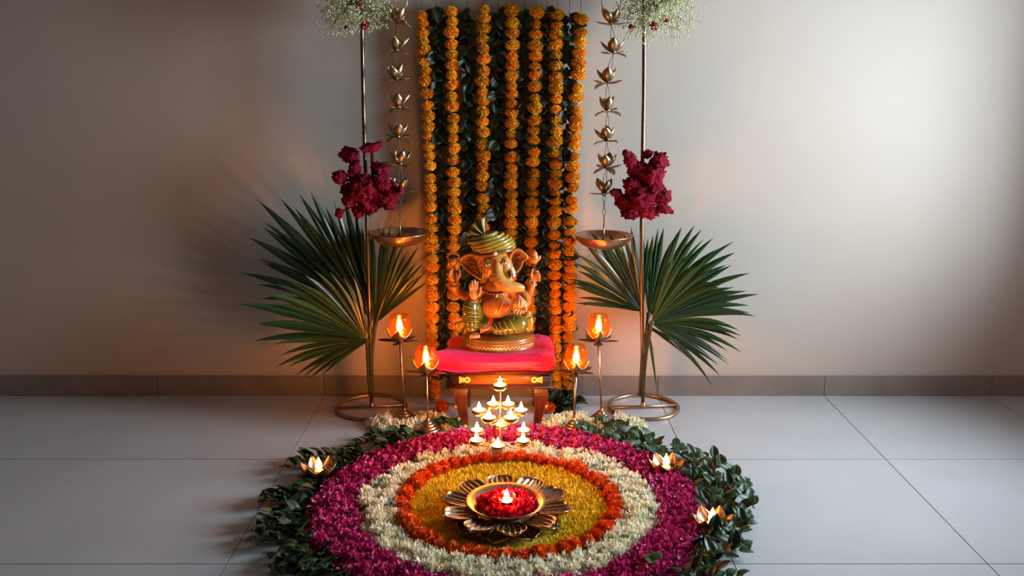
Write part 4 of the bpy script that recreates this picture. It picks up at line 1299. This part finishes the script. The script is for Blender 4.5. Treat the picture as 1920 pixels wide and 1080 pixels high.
# turban: core and wound rolls about a tilted axis
tc = S(402, 225, -.012)
core = MB().ell((0, 0, 0), (138*K, .070, 84*K), 30, 20, rot=Matrix.Rotation(R(-4), 3, 'Y')).obj('turban', 'umber', st, mtx=Matrix.Translation(tc))
ax = Vector((-.50, -.05, .86)).normalized()
u1 = ax.cross(Vector((0, 1, 0))).normalized(); u2 = ax.cross(u1).normalized()
for k in range(7):
    h = -.62 + k*.235
    rr = math.sqrt(max(.02, 1 - h*h))
    loop = []
    for t in np.linspace(0, 2*PI, 49)[:-1]:
        d = ax*(h + .10*math.sin(t + 1.0)) + (u1*math.cos(t) + u2*math.sin(t))*rr
        loop.append(Vector((d.x*142*K, d.y*.072, d.z*88*K)))
    mb = MB().tube(loop, [.0088]*48, 8, closed=True)
    roll = mb.obj('turban_roll', 'olive', st, mtx=Matrix.Translation(tc))
    MB().tube([q*1.085 + Vector((0, 0, .004)) for q in loop], .0014, 5, closed=True).obj('gold_line', 'olive_light', roll)
band = Q([(248,285,-.030),(300,305,-.062),(370,302,-.080),(430,288,-.086),(490,275,-.078),(545,262,-.048)], 20)
MB().tube(band, .0085, 8, flat=.8).obj('turban_band', 'plinth', st)
MB().ell(S(418, 291, -.098), (.009, .006, .0085), 12, 8).obj('turban_jewel', 'ivory', st)
# fan of pleats
kn = S(345, 168, -.020)
tips = [(352, 28), (318, 34), (284, 52), (254, 78), (232, 108), (219, 142), (214, 176), (222, 214), (228, 236)]
def fan_fn(u, v):
    s = v*(len(tips) - 1)
    i = min(int(s), len(tips) - 2); t = s - i
    x = tips[i][0]*(1-t) + tips[i+1][0]*t; y = tips[i][1]*(1-t) + tips[i+1][1]*t
    z = (.010 if i % 2 == 0 else -.010)*(1-t) + (-.010 if i % 2 == 0 else .010)*t
    q = S(x, y, -.014)
    p = kn.lerp(q, .10 + .90*u)
    p.y += z*u
    return p
fn_ = MB().sheet(fan_fn, 6, (len(tips)-1)*2, .0030).obj('turban_fan', 'olive', st)
for i in range(len(tips)):
    z = .010 if i % 2 == 0 else -.010
    q = S(tips[i][0], tips[i][1], -.014) + Vector((0, z, 0))
    a = kn.lerp(q, .12); 
    MB().tube([a, kn.lerp(q, .6) + Vector((0, -.0010, 0)), q], [.0016, .0026, .0032], 6).obj('fan_edge', 'olive_light' if i % 2 else 'umber', fn_)
MB().ell(S(340, 172, -.026), (.016, .014, .014), 14, 10).obj('turban_knot', 'olive', st)

# legs
def limb(name, pts, rads, material, n=18, seg=18, flat=1.0):
    return MB().tube(Q(pts, n), list(np.interp(np.linspace(0, 1, n), np.linspace(0, 1, len(rads)), np.array(rads)*K)), seg, flat=flat).obj(name, material, st)
def wraps(leg, pts, rads, ks, n=40, col='olive', tilt=.5):
    c = Q(pts, n); rr = np.interp(np.linspace(0, 1, n), np.linspace(0, 1, len(rads)), np.array(rads)*K)
    for k in ks:
        j = max(1, min(n-2, int(k*n)))
        t = (c[j+1] - c[j-1]).normalized()
        b = t.cross(Vector((0, 1, 0))).normalized(); f = Vector((0, -1, 0)); f = (f - t*f.dot(t)).normalized()
        arc = [c[j] + (b*math.sin(a) + f*math.cos(a))*rr[j]*1.02 + t*tilt*.012*a for a in np.linspace(-1.5, 1.5, 13)]
        MB().tube(arc, [.0005]+[.0024]*11+[.0005], 6).obj('drapery_fold', col, leg)
        arc = [q + t*.0055 for q in arc]
        MB().tube(arc, [.0005]+[.0020]*11+[.0005], 6).obj('drapery_fold', 'umber', leg)
A_p = [(330,800,-.020),(285,720,-.050),(248,668,-.078),(238,700,-.092),(245,780,-.100),(252,850,-.104)]
A_r = [60, 62, 54, 56, 52, 40]
la = limb('leg', A_p, A_r, 'green', 24)
wraps(la, [(244,660,-.090),(240,720,-.094),(245,780,-.100),(252,850,-.104)], [52, 58, 54, 42], (.10, .28, .46, .64, .82))
B_p = [(440,800,-.030),(520,800,-.060),(590,798,-.075),(560,815,-.090),(480,830,-.098),(400,838,-.100)]
B_r = [62, 70, 68, 56, 46, 36]
lb_ = limb('leg', B_p, B_r, 'green', 24)
MB().ell(S(588, 795, -.070), (60*K, .040, 58*K), 20, 14).obj('knee', 'green', lb_)
wraps(lb_, [(560,808,-.094),(500,822,-.100),(440,832,-.100),(390,838,-.100)], [56, 50, 44, 36], (.12, .3, .48, .66, .84), tilt=-.8)
# feet with toes
def foot(cx, cy, dy, sx, ang, name='foot'):
    mb = MB()
    c = S(cx, cy, dy)
    mb.ell(c + Vector((0, .006, 0)), (34*K*sx, .020, 22*K), 16, 10)
    for k in range(5):
        o = (k - 2)*15*K*sx
        tip = c + Vector((o*math.cos(ang), -.020 + abs(k-2)*.002, -.004 + o*math.sin(ang)))
        mb.tube([c + Vector((o*.7, -.004, .004)), (c + tip)/2 + Vector((o*.45, -.004, .004)), tip], [.0055, .0052, .0042], 8)
        mb.ell(tip, .0043, 8, 6)
    remeshed(mb.obj(name, 'skin_light', st), .0016, 2)
foot(272, 884, -.112, 1.05, .05)
foot(345, 832, -.112, 1.0, .5)
# scarf ends spread behind the legs
def scarf(tips, base, name):
    b = S(*base)
    def fn(u, v):
        s = v*(len(tips)-1); i = min(int(s), len(tips)-2); t = s - i
        q = S(*tips[i]).lerp(S(*tips[i+1]), t)
        p = b.lerp(q, .08 + .92*u)
        p.y += .006*math.cos(s*PI)*u
        return p
    o = MB().sheet(fn, 5, (len(tips)-1)*3, .003).obj(name, 'olive', st)
    for i, q in enumerate(tips):
        MB().tube([b.lerp(S(*q), .15), S(*q) + Vector((0, -.002, 0))], [.0012, .0028], 6).obj('scarf_edge', 'olive_light' if i % 2 else 'umber', o)
scarf([(642,702,-.030),(668,712,-.020),(688,748,-.018),(692,800,-.018),(686,858,-.020),(650,852,-.030)], (612, 780, -.030), 'scarf_end')
scarf([(188,735,-.020),(150,760,-.016),(122,800,-.016),(140,850,-.018),(172,872,-.022),(205,870,-.030)], (222, 770, -.030), 'scarf_end')
# arms and hands
def arm(name, parts, fingers, palm, material='skin', bangles=()):
    mb = MB()
    for pts, rads in parts:
        n = 14
        mb.tube(Q(pts, n), list(np.interp(np.linspace(0, 1, n), np.linspace(0, 1, len(rads)), np.array(rads)*K)), 14)
        mb.ell(S(*pts[-1]), rads[-1]*K, 10, 8); mb.ell(S(*pts[0]), rads[0]*K, 10, 8)
    o = remeshed(mb.obj(name, material, st), .0024, 3)
    h = MB()
    h.ell(S(*palm[:3]), (palm[3]*K, .011, palm[4]*K), 16, 12)
    for f, r in fingers:
        h.tube(Q(f, 8), list(np.linspace(r*1.05, r*.8, 8)*K), 10)
        h.ell(S(*f[-1]), r*.8*K, 8, 6)
    remeshed(h.obj('hand', 'skin_light', o), .0014, 2)
    for c, r, t in bangles:
        c = S(*c); t = Vector(t).normalized(); b1 = t.orthogonal().normalized(); b2 = t.cross(b1)
        MB().tube([c + (b1*math.cos(a) + b2*math.sin(a))*r*K for a in np.linspace(0, 2*PI, 25)[:-1]], .0026, 6, closed=True).obj('bangle', 'skin_light', o)
    return o
# blessing hand over the raised knee
arm('arm', [([(320,560,.0),(262,610,-.030),(240,660,-.050)], [40, 38, 32]), ([(240,660,-.052),(258,630,-.080),(268,600,-.096)], [32, 28, 22])],
    [([(242,556,-.104),(236,532,-.106),(236,512,-.104)], 9.5), ([(255,548,-.106),(251,516,-.108),(252,490,-.105)], 10),
     ([(270,546,-.106),(270,512,-.108),(270,484,-.105)], 10), ([(284,552,-.105),(287,520,-.107),(288,496,-.104)], 9.5),
     ([(290,600,-.104),(308,575,-.110),(314,538,-.108)], 11)], (266, 582, -.102, 34, 42), bangles=[((262, 622, -.088), 32, (.1, -.4, 1))])
# front hand holding a sweet
arm('arm', [([(560,555,.0),(622,590,-.020),(650,640,-.040)], [40, 36, 30]), ([(650,640,-.040),(632,668,-.070),(608,690,-.085)], [30, 26, 22])],
    [([(575,690,-.092),(560,705,-.104),(556,720,-.104)], 9), ([(590,698,-.094),(580,714,-.106),(578,728,-.104)], 9.5),
     ([(606,700,-.094),(602,716,-.106),(600,730,-.104)], 9.5), ([(622,696,-.092),(622,712,-.104),(622,724,-.102)], 9),
     ([(632,680,-.090),(642,690,-.098),(640,706,-.100)], 9)], (600, 694, -.086, 38, 20))
sw = MB()
def sweet_fn(u, v):
    a = 2*PI*v
    r = np.interp(u, [0, .12, .35, .6, .8, .92, 1], [.001, .024, .030, .024, .012, .004, .0005])
    r *= 1 + .07*math.cos(11*a)
    return S(592, 686, -.098) + Vector((r*math.cos(a), r*math.sin(a), .060*u))
sw.sheet(sweet_fn, 14, 66).obj('sweet', 'skin_light', st)
# raised back hand, picture left, with a goad
arm('arm', [([(300,560,.020),(220,600,.025),(150,575,.015)], [40, 36, 30]), ([(150,575,.015),(128,545,.0),(122,505,-.010)], [31, 28, 22])],
    [([(100,470,-.020),(90,452,-.030),(96,440,-.032)], 9), ([(108,455,-.022),(90,435,-.032),(102,424,-.034)], 9), ([(112,440,-.022),(95,418,-.032),(108,408,-.034)], 9),
     ([(118,425,-.022),(104,404,-.032),(116,398,-.032)], 8), ([(150,470,-.018),(164,440,-.026),(160,405,-.026)], 10)], (128, 465, -.014, 32, 42),
    bangles=[((122, 524, -.008), 29, (0, -.2, 1))])
MB().tube(Q([(132,500,-.024),(124,430,-.028),(120,385,-.026)], 8), .0052, 8).obj('goad_handle', 'umber', st)
gd = MB().ell(S(116, 345, -.024), (26*K, .015, 32*K), 16, 12).obj('goad_head', 'skin', st)
MB().ell(S(115, 318, -.022), (36*K, .019, 18*K), 16, 10).obj('goad_cap', 'umber', gd)
MB().tube(Q([(85,375,-.022),(80,345,-.022),(78,310,-.020)], 6), [.004, .005, .003, .003, .002, .001], 8).obj('goad_prong', 'skin_light', gd)
MB().tube(Q([(140,375,-.022),(150,350,-.022),(154,330,-.020)], 6), [.004, .005, .003, .003, .002, .001], 8).obj('goad_prong', 'skin_light', gd)
# raised back hand, picture right, with a bud
arm('arm', [([(570,560,.020),(625,620,.020),(645,610,.010)], [38, 36, 33]), ([(645,610,.010),(668,560,.0),(690,510,-.010)], [33, 31, 23])],
    [([(715,480,-.020),(736,478,-.030),(738,488,-.032)], 9), ([(712,462,-.022),(738,458,-.032),(740,470,-.034)], 9), ([(708,444,-.022),(734,438,-.032),(738,450,-.034)], 9),
     ([(704,426,-.022),(724,416,-.032),(730,428,-.032)], 8), ([(684,470,-.020),(684,435,-.028),(692,405,-.026)], 10)], (700, 462, -.014, 26, 42),
    bangles=[((688, 506, -.010), 31, (.35, -.2, 1))])
bud = MB().ell(S(700, 325, -.022), (34*K, .020, 44*K), 18, 12).obj('bud', 'skin', st)
for (x, y, rx, rz, dy) in ((664, 312, 16, 26, -.020), (736, 325, 12, 22, -.020), (702, 292, 22, 20, -.030)):
    MB().ell(S(x, y, dy), (rx*K, .011, rz*K), 12, 8, rot=Matrix.Rotation(.4 if x > 700 else -.4, 3, 'Y')).obj('bud_petal', 'skin_pale', bud)
MB().tube(Q([(700,365,-.022),(700,388,-.024),(706,440,-.026)], 8), [.011, .012, .009, .006, .005, .005, .005, .005], 10).obj('bud_stem', 'umber', bud)
